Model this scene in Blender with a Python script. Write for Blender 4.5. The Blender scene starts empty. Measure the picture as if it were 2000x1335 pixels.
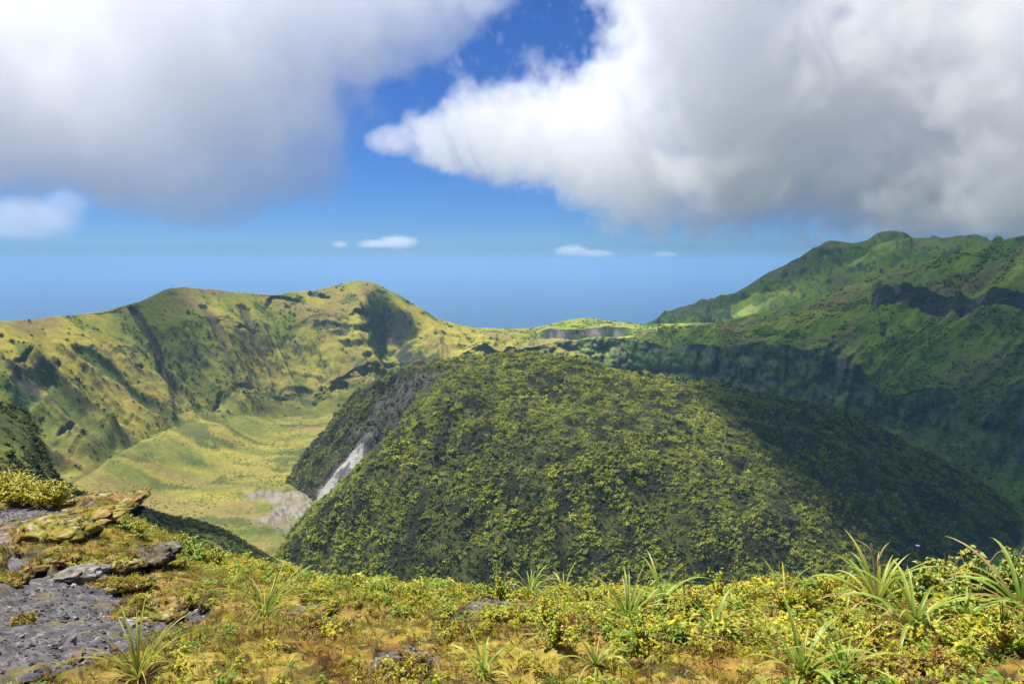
import bpy, math, random
import numpy as np
from mathutils import Vector
R = math.radians
sc = bpy.context.scene
col = sc.collection

# ------------------------------------------------------------------ camera
LENS, PITCH = 26.0, 6.2
cam = bpy.data.cameras.new('camera')
cam_ob = bpy.data.objects.new('camera', cam); col.objects.link(cam_ob)
cam.sensor_width = 36; cam.lens = LENS; cam.clip_start = 0.05; cam.clip_end = 600000
cam_ob.rotation_euler = (R(90 - PITCH), 0, 0)
sc.camera = cam_ob

# ------------------------------------------------------------------ sky and sun
SUN_EL, SUN_AZ = 65.0, -60.0            # azimuth clockwise from the view direction
world = bpy.data.worlds.new('World'); sc.world = world; world.use_nodes = True
wn = world.node_tree
bg = wn.nodes['Background']
sky = wn.nodes.new('ShaderNodeTexSky'); sky.sky_type = 'NISHITA'; sky.sun_disc = False
sky.sun_elevation = R(SUN_EL); sky.sun_rotation = R(SUN_AZ)
sky.altitude = 1100; sky.air_density = 1.0; sky.dust_density = 0.0; sky.ozone_density = 2.0
tint = wn.nodes.new('ShaderNodeMix'); tint.data_type = 'RGBA'; tint.blend_type = 'MULTIPLY'; tint.inputs['Factor'].default_value = 1
tint.inputs[7].default_value = (.26, .495, .96, 1)
wn.links.new(sky.outputs[0], tint.inputs[6]); wn.links.new(tint.outputs[2], bg.inputs[0])
bg.inputs[1].default_value = 0.068
sun = bpy.data.lights.new('sun', 'SUN'); sun_ob = bpy.data.objects.new('sun', sun); col.objects.link(sun_ob)
sun.energy = 5.0; sun.angle = R(0.5); sun.color = (1.0, 0.955, 0.88)
sd = Vector((math.sin(R(SUN_AZ)) * math.cos(R(SUN_EL)), math.cos(R(SUN_AZ)) * math.cos(R(SUN_EL)), math.sin(R(SUN_EL))))
sun_ob.rotation_euler = sd.to_track_quat('Z', 'Y').to_euler()
vs = sc.view_settings
vs.view_transform = 'Standard'; vs.look = 'None'; vs.exposure = 0.66; vs.gamma = 1.0; vs.use_curve_mapping = False
cy = sc.cycles
cy.use_denoising = True
cy.max_bounces = 8; cy.diffuse_bounces = 3; cy.glossy_bounces = 2; cy.transparent_max_bounces = 8
cy.volume_bounces = 8; cy.volume_step_rate = 3.0; cy.volume_max_steps = 160

# ------------------------------------------------------------------ helpers
F = 2000 * LENS / 36.0
CP, SP = math.cos(R(PITCH)), math.sin(R(PITCH))
def ray(px, py):
    u = (np.asarray(px, float) - 1000) / F; v = (667.5 - np.asarray(py, float)) / F
    return u, CP + v * SP, -SP + v * CP
def at(px, py, r):
    """world point seen in direction (px, py) at horizontal distance r"""
    x, y, z = ray(px, py); h = np.hypot(x, y)
    return x / h * r, y / h * r, z / h * r
def proj(x, y, z):
    f = y * CP - z * SP; u = y * SP + z * CP
    f = np.maximum(f, 1e-3)
    return 1000 + F * x / f, 667.5 - F * u / f

def hsh(ix, iy, iz, seed):
    h = (ix.astype(np.int64) * 374761393 + iy.astype(np.int64) * 668265263 + iz.astype(np.int64) * 2147483647 * 3 + int(seed) * 974711) & 0xffffffff
    h = ((h ^ (h >> 13)) * 1274126177) & 0xffffffff
    h = ((h ^ (h >> 16)) * 2246822519) & 0xffffffff
    h = h ^ (h >> 15)
    return (h & 0xffffff) / float(0xffffff)
def vnoise(x, y, seed=0):
    x = np.asarray(x, float); y = np.asarray(y, float)
    ix = np.floor(x); iy = np.floor(y); fx = x - ix; fy = y - iy
    ux = fx * fx * fx * (fx * (fx * 6 - 15) + 10); uy = fy * fy * fy * (fy * (fy * 6 - 15) + 10)
    z0 = np.zeros_like(ix)
    a = hsh(ix, iy, z0, seed); b = hsh(ix + 1, iy, z0, seed); c = hsh(ix, iy + 1, z0, seed); d = hsh(ix + 1, iy + 1, z0, seed)
    return a + (b - a) * ux + (c - a) * uy + (a - b - c + d) * ux * uy
def fbm(x, y, octv=5, seed=0, gain=.5, lac=2.03):
    s = 0; a = 1; t = 0
    for i in range(octv):
        s = s + a * vnoise(x + i * 17.3, y - i * 9.1, seed + i); t += a; a *= gain; x = x * lac; y = y * lac
    return s / t                                     # 0..1
def ridged(x, y, octv=4, seed=0, gain=.5):
    s = 0; a = 1; t = 0
    for i in range(octv):
        s = s + a * (1 - np.abs(2 * vnoise(x + i * 13.7, y + i * 5.3, seed + i) - 1)); t += a; a *= gain; x = x * 2.1; y = y * 2.1
    return s / t
def sstep(a, b, x):
    t = np.clip((x - a) / (b - a), 0, 1); return t * t * (3 - 2 * t)
def mix(a, b, t):
    t = np.asarray(t)
    if np.ndim(a) > np.ndim(t): t = t[..., None]
    elif np.ndim(b) > np.ndim(t): t = t[..., None]
    return a * (1 - t) + b * t
def gsm(a, sig):
    if sig <= 0: return a
    n = int(sig * 3) + 1; k = np.exp(-.5 * (np.arange(-n, n + 1) / sig) ** 2); k /= k.sum()
    return np.convolve(np.pad(a, n, mode='edge'), k, mode='valid')
def C(r, g, b):                                      # sRGB 0-255 to linear
    c = np.array([r, g, b]) / 255.
    return np.where(c <= .04045, c / 12.92, ((c + .055) / 1.055) ** 2.4)

def tag(o, label, cat=None, group=None, kind=None):
    o['label'] = label
    if cat: o['category'] = cat
    if group: o['group'] = group
    if kind: o['kind'] = kind
    return o
def np_mesh(name, verts, faces, mat, colors=None, smooth=True, parent=None):
    """faces: (n,4) or (n,3) int array"""
    me = bpy.data.meshes.new(name)
    verts = np.ascontiguousarray(verts, dtype=np.float32); faces = np.ascontiguousarray(faces, dtype=np.int32)
    k = faces.shape[1]; n = len(faces)
    me.vertices.add(len(verts)); me.vertices.foreach_set('co', verts.ravel())
    me.loops.add(n * k); me.loops.foreach_set('vertex_index', faces.ravel())
    me.polygons.add(n); me.polygons.foreach_set('loop_start', np.arange(0, n * k, k, dtype=np.int32))
    try: me.polygons.foreach_set('loop_total', np.full(n, k, dtype=np.int32))
    except Exception: pass
    if smooth: me.polygons.foreach_set('use_smooth', np.ones(n, dtype=bool))
    if colors is not None:
        a = me.color_attributes.new('Col', 'FLOAT_COLOR', 'POINT')
        cc = np.ones((len(verts), 4), dtype=np.float32); cc[:, :3] = colors
        a.data.foreach_set('color', cc.ravel())
    me.update(calc_edges=True); me.validate()
    if mat: me.materials.append(mat)
    o = bpy.data.objects.new(name, me); col.objects.link(o)
    if parent: o.parent = parent
    return o

# ------------------------------------------------------------------ materials
def new_mat(name):
    m = bpy.data.materials.new(name); m.use_nodes = True
    nt = m.node_tree; b = nt.nodes['Principled BSDF']
    b.inputs['Roughness'].default_value = .9
    b.inputs['Specular IOR Level'].default_value = .15
    return m, nt, b
def vcol_mat(name, scale, amp, bump, bscale, rough=.95, spec=.1, transl=0.):
    """colour attribute times fine world-space noise, with bump"""
    m, nt, b = new_mat(name); N = nt.nodes.new; L = nt.links.new
    b.inputs['Roughness'].default_value = rough; b.inputs['Specular IOR Level'].default_value = spec
    a = N('ShaderNodeAttribute'); a.attribute_name = 'Col'
    g = N('ShaderNodeNewGeometry')
    no = N('ShaderNodeTexNoise'); no.inputs['Scale'].default_value = scale; no.inputs['Detail'].default_value = 5; no.inputs['Roughness'].default_value = .65
    L(g.outputs['Position'], no.inputs['Vector'])
    mr = N('ShaderNodeMapRange'); mr.inputs['From Min'].default_value = .25; mr.inputs['From Max'].default_value = .75
    mr.inputs['To Min'].default_value = 1 - amp; mr.inputs['To Max'].default_value = 1 + amp
    L(no.outputs[0], mr.inputs[0])
    mx = N('ShaderNodeMix'); mx.data_type = 'RGBA'; mx.blend_type = 'MULTIPLY'; mx.inputs['Factor'].default_value = 1
    L(a.outputs['Color'], mx.inputs[6]); L(mr.outputs[0], mx.inputs[7]); L(mx.outputs[2], b.inputs['Base Color'])
    if bump:
        n2 = N('ShaderNodeTexNoise'); n2.inputs['Scale'].default_value = bscale; n2.inputs['Detail'].default_value = 6; n2.inputs['Roughness'].default_value = .7
        L(g.outputs['Position'], n2.inputs['Vector'])
        bu = N('ShaderNodeBump'); bu.inputs['Strength'].default_value = 1; bu.inputs['Distance'].default_value = bump
        L(n2.outputs[0], bu.inputs['Height']); L(bu.outputs[0], b.inputs['Normal'])
    if transl:
        t = N('ShaderNodeBsdfTranslucent'); L(mx.outputs[2], t.inputs[0])
        ms = N('ShaderNodeMixShader'); ms.inputs[0].default_value = transl
        o = nt.nodes['Material Output']; L(b.outputs[0], ms.inputs[1]); L(t.outputs[0], ms.inputs[2]); L(ms.outputs[0], o.inputs[0])
    return m
M_far = vcol_mat('slope_grass', .12, .28, 2.0, .09)
M_fore = vcol_mat('ridge_soil', 22., .35, .02, 45.)
M_dome = vcol_mat('dome_soil', .2, .4, 1.5, .3)
M_scrub = vcol_mat('scrub_leaf', .5, .25, 0, 1, transl=.25)
M_grass = vcol_mat('grass_blade', 30., .2, 0, 1, rough=.55, spec=.3, transl=.35)
M_leaf = vcol_mat('plant_leaf', 25., .18, 0, 1, rough=.42, spec=.45, transl=.35)
M_rock = vcol_mat('rock', 30., .35, .006, 90.)

# ------------------------------------------------------------------ terrain: profiles from the camera outwards
dense = np.linspace(-36.5, 36.5, 880)
PHI = R(1) * np.concatenate([np.linspace(-52, -36.7, 45), dense, np.linspace(36.7, 52, 45)])
NC = len(PHI)
def curve(pts, sm=2.0):
    """(px, py, r) points -> r(phi), z(phi)"""
    p = np.array(pts, float); x, y, z = at(p[:, 0], p[:, 1], p[:, 2])
    ph = np.arctan2(x, y); o = np.argsort(ph)
    return gsm(np.interp(PHI, ph[o], p[o, 2]), sm), gsm(np.interp(PHI, ph[o], z[o]), sm)
FLOOR = -272.0
PXC = 1000 + F * np.tan(PHI) * 1.0       # rough pixel column
const = lambda v: np.full(NC, float(v))
def rcurve(pts, sm=6.0):
    p = np.array(pts, float); return gsm(np.interp(PXC, p[:, 0], p[:, 1]), sm)

f0 = curve([(-500, 1500, 2.1), (0, 1500, 2.05), (1000, 1500, 1.95), (2000, 1500, 1.98), (2500, 1500, 2.0)], 8)
f1 = curve([(-500, 1335, 2.9), (0, 1335, 2.75), (1000, 1335, 2.55), (2000, 1335, 2.6), (2500, 1335, 2.6)], 8)
f2 = curve([(-500, 1240, 4.6), (0, 1230, 4.4), (300, 1230, 4.2), (600, 1230, 3.8), (1000, 1235, 3.45), (1500, 1240, 3.4), (2000, 1240, 3.4), (2500, 1240, 3.4)], 10)
f3 = curve([(-500, 1060, 8.6), (0, 1080, 8.0), (150, 1080, 7.6), (300, 1115, 6.8), (450, 1145, 6.0), (600, 1165, 5.3), (900, 1188, 4.5), (1200, 1195, 4.2), (1600, 1195, 4.1), (2000, 1190, 4.0), (2500, 1185, 4.0)], 8)
f4 = curve([(-500, 960, 15), (-200, 970, 14), (0, 985, 12.5), (90, 988, 11.6), (150, 985, 11.0), (190, 978, 10.6), (225, 992, 10.2), (245, 1015, 9.8), (300, 1052, 9.0), (380, 1082, 8.0), (450, 1105, 7.2), (600, 1135, 6.1), (750, 1158, 5.45), (900, 1168, 5.0), (1200, 1172, 4.75), (1600, 1172, 4.6), (2000, 1168, 4.5), (2500, 1165, 4.5)], 2)
f5 = (f4[0] * 1.12 + .5, f4[1] - (f4[0] * .12 + .5) * .8)
g1 = (const(42), const(-40))
spur = curve([(-700, 740, 280), (-300, 765, 300), (0, 782, 330), (55, 800, 345), (75, 850, 358), (90, 905, 368), (125, 938, 380), (180, 955, 395), (300, 990, 445), (430, 1026, 480), (500, 1070, 520), (700, 1200, 540), (1000, 1250, 560), (2000, 1250, 560), (2600, 1250, 560)], 3)
fl_r = spur[0] + np.maximum(spur[1] - FLOOR, 5) / 1.4
fl = (fl_r, const(FLOOR))
wb = (rcurve([(-900, 700), (0, 790), (130, 940), (330, 1150), (560, 1345), (1000, 1350), (1300, 1350), (1500, 1290), (1780, 1160), (1900, 1060), (2000, 970), (2400, 820)], 12), const(FLOOR))
wb = (np.maximum(wb[0], fl[0] + 30), wb[1])
cr = curve([(-900, 660, 900), (-400, 645, 1000), (-100, 632, 1150), (0, 628, 1200), (90, 622, 1270), (200, 608, 1350), (270, 590, 1420), (330, 567, 1480), (360, 564, 1500), (450, 570, 1560), (540, 576, 1610), (620, 567, 1650), (660, 556, 1670), (700, 547, 1680), (730, 552, 1680), (790, 582, 1680), (830, 610, 1690), (870, 630, 1700), (930, 641, 1715), (980, 643, 1720), (1045, 640, 1730), (1060, 637, 1735), (1095, 627, 1745), (1140, 620, 1750), (1200, 627, 1750), (1260, 633, 1750), (1400, 630, 1720), (1550, 594, 1700), (1700, 548, 1680), (1800, 514, 1650), (1930, 475, 1600), (2000, 459, 1550), (2300, 400, 1450), (2700, 380, 1400)], 1.2)
def lerp(a, b, t, bow=0): return (a[0] + (b[0] - a[0]) * t, a[1] + (b[1] - a[1]) * (t + bow))
def blend(a, b, px0, px1):
    t = sstep(px0, px1, PXC); return tuple(x * (1 - t) + y * t for x, y in zip(a, b))
c1b = curve([(500, 800, 1350), (540, 794, 1365), (640, 788, 1372), (700, 765, 1400), (760, 742, 1420), (850, 732, 1430), (940, 722, 1440), (1060, 735, 1430), (1200, 738, 1430), (1300, 754, 1420), (1470, 780, 1380), (1600, 806, 1330), (1690, 832, 1270), (1780, 852, 1190), (1850, 872, 1120), (1990, 932, 1000), (2300, 945, 900)], 2.5)
c1t = curve([(500, 780, 1372), (540, 766, 1385), (600, 775, 1390), (640, 758, 1395), (700, 735, 1425), (760, 712, 1450), (800, 722, 1450), (850, 722, 1450), (940, 688, 1470), (1000, 676, 1480), (1060, 672, 1485), (1200, 660, 1485), (1300, 668, 1475), (1450, 668, 1445), (1560, 678, 1405), (1690, 716, 1335), (1726, 784, 1245), (1780, 772, 1225), (1850, 757, 1205), (1900, 778, 1150), (2000, 742, 1120), (2300, 720, 1000)], 2)
c1b = blend(lerp(wb, cr, .17, -.03), c1b, 430, 540); c1t = blend(lerp(wb, cr, .2, -.02), c1t, 430, 540)
c2b = curve([(1000, 662, 1600), (1050, 658, 1600), (1100, 663, 1600), (1140, 668, 1600), (1200, 662, 1600), (1240, 654, 1600), (1270, 650, 1600), (1400, 648, 1565), (1550, 640, 1530), (1690, 614, 1500), (1730, 601, 1480), (1850, 607, 1430), (2000, 618, 1350), (2300, 625, 1280)], 1.5)
c2t = curve([(1000, 655, 1612), (1050, 650, 1615), (1066, 641, 1620), (1140, 645, 1622), (1220, 641, 1622), (1265, 642, 1620), (1400, 646, 1578), (1550, 634, 1545), (1700, 606, 1515), (1722, 560, 1510), (1850, 567, 1460), (2000, 583, 1380), (2300, 590, 1310)], 1.5)
c2b = blend(lerp(wb, cr, .66, .02), c2b, 900, 1040); c2t = blend(lerp(wb, cr, .7, .03), c2t, 900, 1040)
rt = sstep(1150, 1300, PXC)
b1r = cr[0] + 260 + 140 * rt
b1 = (b1r, np.where(True, cr[1] - 170 * (1 - rt) - (60 + .0 * rt) * rt + (cr[1] / cr[0]) * 300 * rt, 0))
fmc = curve([(900, 800, 2800), (1150, 690, 2800), (1230, 645, 2800), (1275, 626, 2800), (1300, 610, 2810), (1330, 599, 2820), (1420, 580, 2850), (1460, 558, 2870), (1500, 532, 2900), (1560, 506, 2950), (1600, 482, 2980), (1608, 474, 2990), (1622, 469, 3000), (1640, 471, 3010), (1660, 474, 3020), (1690, 475, 3050), (1705, 464, 3060), (1715, 457, 3065), (1740, 456, 3070), (1752, 453, 3080), (1770, 457, 3080), (1785, 465, 3100), (1840, 466, 3100), (1880, 465, 3100), (1900, 470, 3100), (1930, 474, 3100), (2000, 482, 3100), (2400, 540, 3000)], .8)
fmb_r = const(2250); fmb = (fmb_r, np.minimum(fmc[1] - 140, b1[1] - 20))
back1 = (fmc[0] + 900, fmc[1] - 420); back2 = (const(7000), const(-1150)); 
near0 = (const(.3), const(-1.62))

CURVES = [near0, f0, f1, f2, f3, f4, f5, g1, spur, fl, wb, c1b, c1t, c2b, c2t, cr, b1, fmb, fmc, back1, back2]
NAMES  = ['near', 'f0', 'fa', 'fb', 'fc', 'fd', 'fe', 'slope', 'slopeback', 'floor', 'w0', 'cl1', 'w1', 'cl2', 'w2', 'back', 'back', 'far', 'farback', 'farback']
ROWS   = [8, 40, 80, 90, 75, 16, 16, 46, 14, 70, 46, 34, 76, 30, 56, 12, 6, 60, 8, 6]
rs, zs, seg, tt = [], [], [], []
for k, n in enumerate(ROWS):
    (ra, za), (rb, zb) = CURVES[k], CURVES[k + 1]
    rb = np.maximum(rb, ra + .05)
    CURVES[k + 1] = (rb, zb)
    for i in range(n):
        t = i / n; rs.append(ra + (rb - ra) * t); zs.append(za + (zb - za) * t); seg.append(k); tt.append(t)
rs.append(CURVES[-1][0]); zs.append(CURVES[-1][1]); seg.append(len(ROWS) - 1); tt.append(1.)
RR = np.array(rs); ZZ = np.array(zs); SEG = np.array(seg); TT = np.array(tt); NR = len(RR)
segname = np.array([NAMES[s] for s in SEG])
# round off the kinks of the far profile (not at the cliffs)
def rows(*names): return np.where(np.isin(segname, names))[0]
def smooth_rows(idx, it):
    for _ in range(it):
        Z2 = ZZ.copy(); Z2[idx] = (ZZ[idx - 1] + 2 * ZZ[idx] + ZZ[idx + 1]) / 4; ZZ[:] = Z2
smooth_rows(np.where(np.isin(segname, ['f0', 'fa', 'fb', 'fc', 'fd', 'fe']) & (np.arange(NR) > 2))[0], 10)
smooth_rows(rows('slope', 'slopeback', 'floor', 'w0')[:], 6)
smooth_rows(rows('cl1', 'w1', 'cl2', 'w2'), 1)
PH = np.repeat(PHI[None], NR, 0)
X = RR * np.sin(PH); Y = RR * np.cos(PH)

first_ = lambda n: int(np.where(segname == n)[0][0])
isn = lambda *n: np.isin(segname, n)[:, None] * np.ones((1, NC))
wall = gsm  # placeholder name kept free below
WALL = isn('w0', 'cl1', 'w1', 'cl2', 'w2')
# window that fades to 0 at floor and skyline so that the outline holds
d_floor = sstep(0, 60, RR - CURVES[10][0][None]) * WALL
d_crest = 1 - sstep(-140, -10, RR - CURVES[15][0][None])
win = d_floor * (.25 + .75 * d_crest) * WALL * (1 - .75 * (sstep(1010, 1060, PXC) * (1 - sstep(1240, 1320, PXC))))[None]
CX, CY = 60., 860.
TH = np.arctan2(X - CX, Y - CY); RO = np.hypot(X - CX, Y - CY)
PX, PY = proj(X, Y, ZZ)
leftw = 1 - sstep(850, 1000, PX)
# spurs and gullies running down towards the crater floor
q = TH * 5.5 + .5 * fbm(X / 160, Y / 160, 3, 3)
gul = ridged(q, RO / 900. + 3, 4, 11, .55) - .55
q2 = TH * 30 + .8 * fbm(X / 70, Y / 70, 3, 5)
gul2 = ridged(q2, RO / 400., 3, 21) - .55
ZZ += win * (gul * 60 + gul2 * 4)
ZZ += (win * .9) * ((fbm(X / 130, Y / 130, 5, 31) - .5) * 34)
# the deep gully in the left wall, beside the highest point of the rim
def seg_dist(x, y, pts):
    best = np.full(x.shape, 1e9); tb = np.zeros(x.shape)
    n = len(pts) - 1
    for i in range(n):
        (ax, ay), (bx, by) = pts[i], pts[i + 1]
        l2 = (bx - ax) ** 2 + (by - ay) ** 2
        t = np.clip(((x - ax) * (bx - ax) + (y - ay) * (by - ay)) / l2, 0, 1)
        d = np.hypot(x - ax - t * (bx - ax), y - ay - t * (by - ay))
        m = d < best; best = np.where(m, d, best); tb = np.where(m, (i + t) / n, tb)
    return best, tb
def wp(px, py, r): x, y, z = at(px, py, r); return (float(x), float(y))
gp = [wp(795, 600, 1640), wp(762, 650, 1575), wp(775, 690, 1510), wp(800, 725, 1440)]
gd, gt = seg_dist(X + 30 * (fbm(X / 60, Y / 60, 3, 8) - .5), Y, gp)
ZZ -= WALL * 74 * (1 - sstep(10, 74, gd)) * sstep(0, .25, gt)
# ledges: bands of rock in the left wall
bands = leftw * sstep(430, 620, PX) * win
zz = (ZZ + 60 * (fbm(X / 110, Y / 110, 4, 41) - .5)) / 30.
fr = zz - np.floor(zz)
st = (np.floor(zz) + sstep(.62, .8, fr) - zz) * 30
bm = sstep(.5, .62, fbm(TH * 14, ZZ / 40., 3, 44)) * sstep(520, 640, PX)
ZZ += bands * st * .38 * bm * sstep(.38, .6, fbm(X / 45, Y / 45, 3, 45))
bandl = leftw * (1 - sstep(430, 620, PX)) * win
zz = (ZZ + 22 * (fbm(X / 120, Y / 120, 3, 47) - .5)) / 44.
fr = zz - np.floor(zz); st = (np.floor(zz) + sstep(.7, .85, fr) - zz) * 44
ZZ += 0 * bandl * st * .3 * sstep(.56, .66, fbm(TH * 11, ZZ / 50., 3, 49))
# narrow gullies cut down the left wall, and crags standing in it
wr0, wr1 = first_('w0'), first_('back')
def wall_pt(px_, py_):
    a_, b_ = proj(X[wr0:wr1], Y[wr0:wr1], ZZ[wr0:wr1]); d_ = np.hypot(a_ - px_, b_ - py_); k_ = np.unravel_index(np.argmin(d_), d_.shape)
    return (float(X[wr0:wr1][k_]), float(Y[wr0:wr1][k_]))
wx_ = X + 14 * (fbm(X / 35, Y / 35, 3, 181) - .5); wy_ = Y + 14 * (fbm(X / 35, Y / 35, 3, 182) - .5)
gmask = np.zeros_like(X); bmask = np.zeros_like(X); kmask = np.zeros_like(X)
for pts_, wd_, dp_, gr_ in (([(262, 602), (300, 665), (328, 730), (345, 790), (358, 850)], 9, 11, 0), ([(318, 715), (340, 765), (372, 835)], 6, 7, 0), ([(165, 690), (235, 740), (295, 800), (340, 858)], 13, 10, 1), ([(95, 735), (140, 792), (175, 850), (210, 895)], 13, 10, 1),
                             ([(470, 600), (500, 660), (540, 730)], 10, 6, 0), ([(400, 600), (440, 680), (480, 770)], 10, 6, 0)):
    d_, t_ = seg_dist(wx_, wy_, [wall_pt(*p) for p in pts_]); m_ = (1 - sstep(wd_ * .35, wd_ * 1.3, d_)) * (WALL > 0)
    ZZ -= dp_ * m_
    if gr_: bmask = np.maximum(bmask, m_)
    else: gmask = np.maximum(gmask, m_)
cpx = PX + 60 * (fbm(X / 50, Y / 50, 4, 183) - .5); cpy = PY + 40 * (fbm(X / 40, Y / 40, 4, 184) - .5)
for ex, ey, ea, eb in ((62, 775, 34, 34), (50, 712, 30, 7), (105, 722, 16, 7), (272, 722, 16, 5), (135, 868, 22, 6), (480, 775, 26, 9), (555, 590, 36, 6), (620, 578, 24, 6), (650, 648, 36, 9), (640, 770, 22, 10), (590, 775, 40, 12), (730, 745, 26, 12), (430, 800, 18, 5), (480, 650, 26, 5)):
    m_ = (1 - sstep(.6, 1.15, np.hypot((cpx - ex) / ea, (cpy - ey) / eb))) * (WALL > 0) * leftw
    kmask = np.maximum(kmask, m_); ZZ -= 7 * m_
# near slope, far mountain, floor relief
ns = isn('slope', 'slopeback') * sstep(60, 160, RR) * 1.0
ZZ += ns * ((fbm(X / 45, Y / 45, 5, 51) - .5) * 22 * (.35 + .65 * (1 - sstep(0, 1, 1 - np.abs(RR - CURVES[8][0][None]) / 60))))
fw = isn('far'); tfar = (TT[:, None] * fw)
ZZ += fw * np.sin(np.pi * np.clip(tfar, 0, 1)) ** .6 * ((ridged(X / 300, Y / 420, 5, 61, .6) - .5) * 170 + (fbm(X / 70, Y / 70, 5, 63, .6) - .5) * 60)
flw = isn('floor')
dbase = RR - CURVES[10][0][None]
ap_ = (1 - sstep(430, 560, PX)) * np.exp(-(dbase / np.where(dbase < 0, 120., 85.)) ** 2) * ((flw > 0) | (WALL > 0))
ZZ += 34 * ap_ * (.7 + .6 * fbm(TH * 6, RO / 500., 3, 77))
ZZ += flw * ((fbm(X / 90, Y / 90, 5, 71) - .5) * 10 + (fbm(X / 18, Y / 18, 3, 73) - .5) * 2.5)
ZZ += WALL * (fbm(X / 14, Y / 14, 3, 75) - .5) * 5.0 * win
# crags in the cliffs: push the faces in and out
clf = isn('cl1', 'cl2')
edge = sstep(0, .25, TT)[:, None] * (1 - sstep(.75, 1, TT))[:, None]
hc1 = sstep(10, 30, CURVES[12][1] - CURVES[11][1]); hc2 = .5 * sstep(10, 26, CURVES[14][1] - CURVES[13][1]) * sstep(1350, 1650, PXC)
clf = clf * np.where((segname == 'cl1')[:, None], hc1[None], hc2[None] * .6)
push = clf * ((ridged(PH * 42, ZZ / 38., 4, 81) - .5) * 34 + (fbm(PH * 200, ZZ / 12., 4, 83) - .5) * 14) * (.3 + .7 * edge)
RR = RR + push
X = RR * np.sin(PH); Y = RR * np.cos(PH)

# slope of the surface (nz) on the grid
def normals():
    dXr, dYr, dZr = np.gradient(X, axis=0), np.gradient(Y, axis=0), np.gradient(ZZ, axis=0)
    dXc, dYc, dZc = np.gradient(X, axis=1), np.gradient(Y, axis=1), np.gradient(ZZ, axis=1)
    nx = dYr * dZc - dZr * dYc; ny = dZr * dXc - dXr * dZc; nz = dXr * dYc - dYr * dXc
    l = np.sqrt(nx * nx + ny * ny + nz * nz) + 1e-12
    s = np.where(nz < 0, -1, 1); return nx / l * s, ny / l * s, np.abs(nz) / l

# ---------- foreground relief: moss mats over ash and rock
FG = isn('near', 'f0', 'fa', 'fb', 'fc', 'fd', 'fe') > 0
fgr = np.where(FG.any(1))[0]; fr0, fr1 = fgr[0], fgr[-1] + 1
S_ = slice(fr0, fr1)
fx, fy, fz = X[S_], Y[S_], ZZ[S_]
px, py = proj(fx, fy, fz)
wx = px + 46 * (fbm(fx * 1.5, fy * 1.5, 5, 91) - .5) * 2; wy = py + 30 * (fbm(fx * 1.6, fy * 1.6, 5, 92) - .5) * 2
def ell(cx, cy, rx, ry, rot=0):
    a = R(rot); dx = wx - cx; dy = wy - cy
    u = dx * math.cos(a) + dy * math.sin(a); v = -dx * math.sin(a) + dy * math.cos(a)
    return 1 - np.sqrt((u / rx) ** 2 + (v / ry) ** 2)
ash = np.full(px.shape, -9.)
for e in [(30, 1290, 330, 75, -12), (60, 1200, 250, 55, -14), (160, 1165, 110, 40, -18), (270, 1235, 130, 45, -22), (30, 1140, 90, 26, -14), (60, 1018, 150, 32, -10), (20, 1075, 62, 34, -8), (-150, 1150, 160, 200, 0),
          (770, 1310, 75, 42, -20), (945, 1210, 95, 34, -14), (620, 1250, 45, 12, -22), (590, 1200, 50, 9, -15), (160, 1128, 34, 12, -8), (385, 1225, 40, 22, -20), (1240, 1325, 60, 12, 0), (1800, 1325, 100, 16, 0), (270, 1100, 45, 10, -20)]:
    ash = np.maximum(ash, ell(*e))
moss = 1 - sstep(-.10, .10, ash + .16 * (fbm(fx * 5, fy * 5, 3, 93) - .5))
moss_h = .04 + .05 * fbm(fx * 1.2, fy * 1.2, 3, 94) + .05 * sstep(6, 9, np.hypot(fx, fy))
dz = moss * moss_h
# hummocks of moss, strata in the ash
dz += moss * ((fbm(fx * 2.4, fy * 2.4, 4, 95) - .5) * .16 + (fbm(fx * 11, fy * 11, 4, 96) - .5) * .05)
sx = fx * .45 - fy * .9 + .25 * fbm(fx * 1.3, fy * 1.3, 3, 98)
stv = sx * 2.2; sfr = stv - np.floor(stv)
dz += (1 - moss) * ((sstep(.0, .12, sfr) * (1 - sfr)) * .045 + (fbm(fx * 16, fy * 16, 4, 97) - .5) * .035 + (fbm(fx * 2, fy * 2, 3, 99) - .5) * .12)
keep = sstep(1.2, 1.8, np.hypot(fx, fy))
ZZ[S_] += dz * keep
# let the mats hang over the ash a little
gr = np.gradient(moss, axis=0); gc = np.gradient(moss, axis=1)
lip = np.clip(moss * (1 - moss) * 4, 0, 1)
RR[S_] -= np.clip(gr * 6, -1, 1) * lip * .05 * keep
X = RR * np.sin(PH); Y = RR * np.cos(PH)
NX, NY, NZ = normals()

# ---------- colours
COLR = np.zeros((NR, NC, 3))
PX, PY = proj(X, Y, ZZ)
n1 = fbm(X / 120, Y / 120, 5, 101); n2 = fbm(X / 35, Y / 35, 5, 103); n3 = fbm(X / 300, Y / 300, 4, 105); n4 = fbm(X / 9, Y / 9, 3, 107)
gy = np.array([.33, .285, .045]); gg = np.array([.20, .225, .035]); gdk = np.array([.05, .095, .028]); gbr = np.array([.235, .18, .07]); rk = np.array([.055, .055, .05])
c = mix(np.broadcast_to(gy, COLR.shape), gg, sstep(.38, .62, n1 * .6 + n2 * .4))
c = mix(c, gbr, .75 * sstep(.52, .68, fbm(X / 75, Y / 75, 5, 109)))
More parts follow.
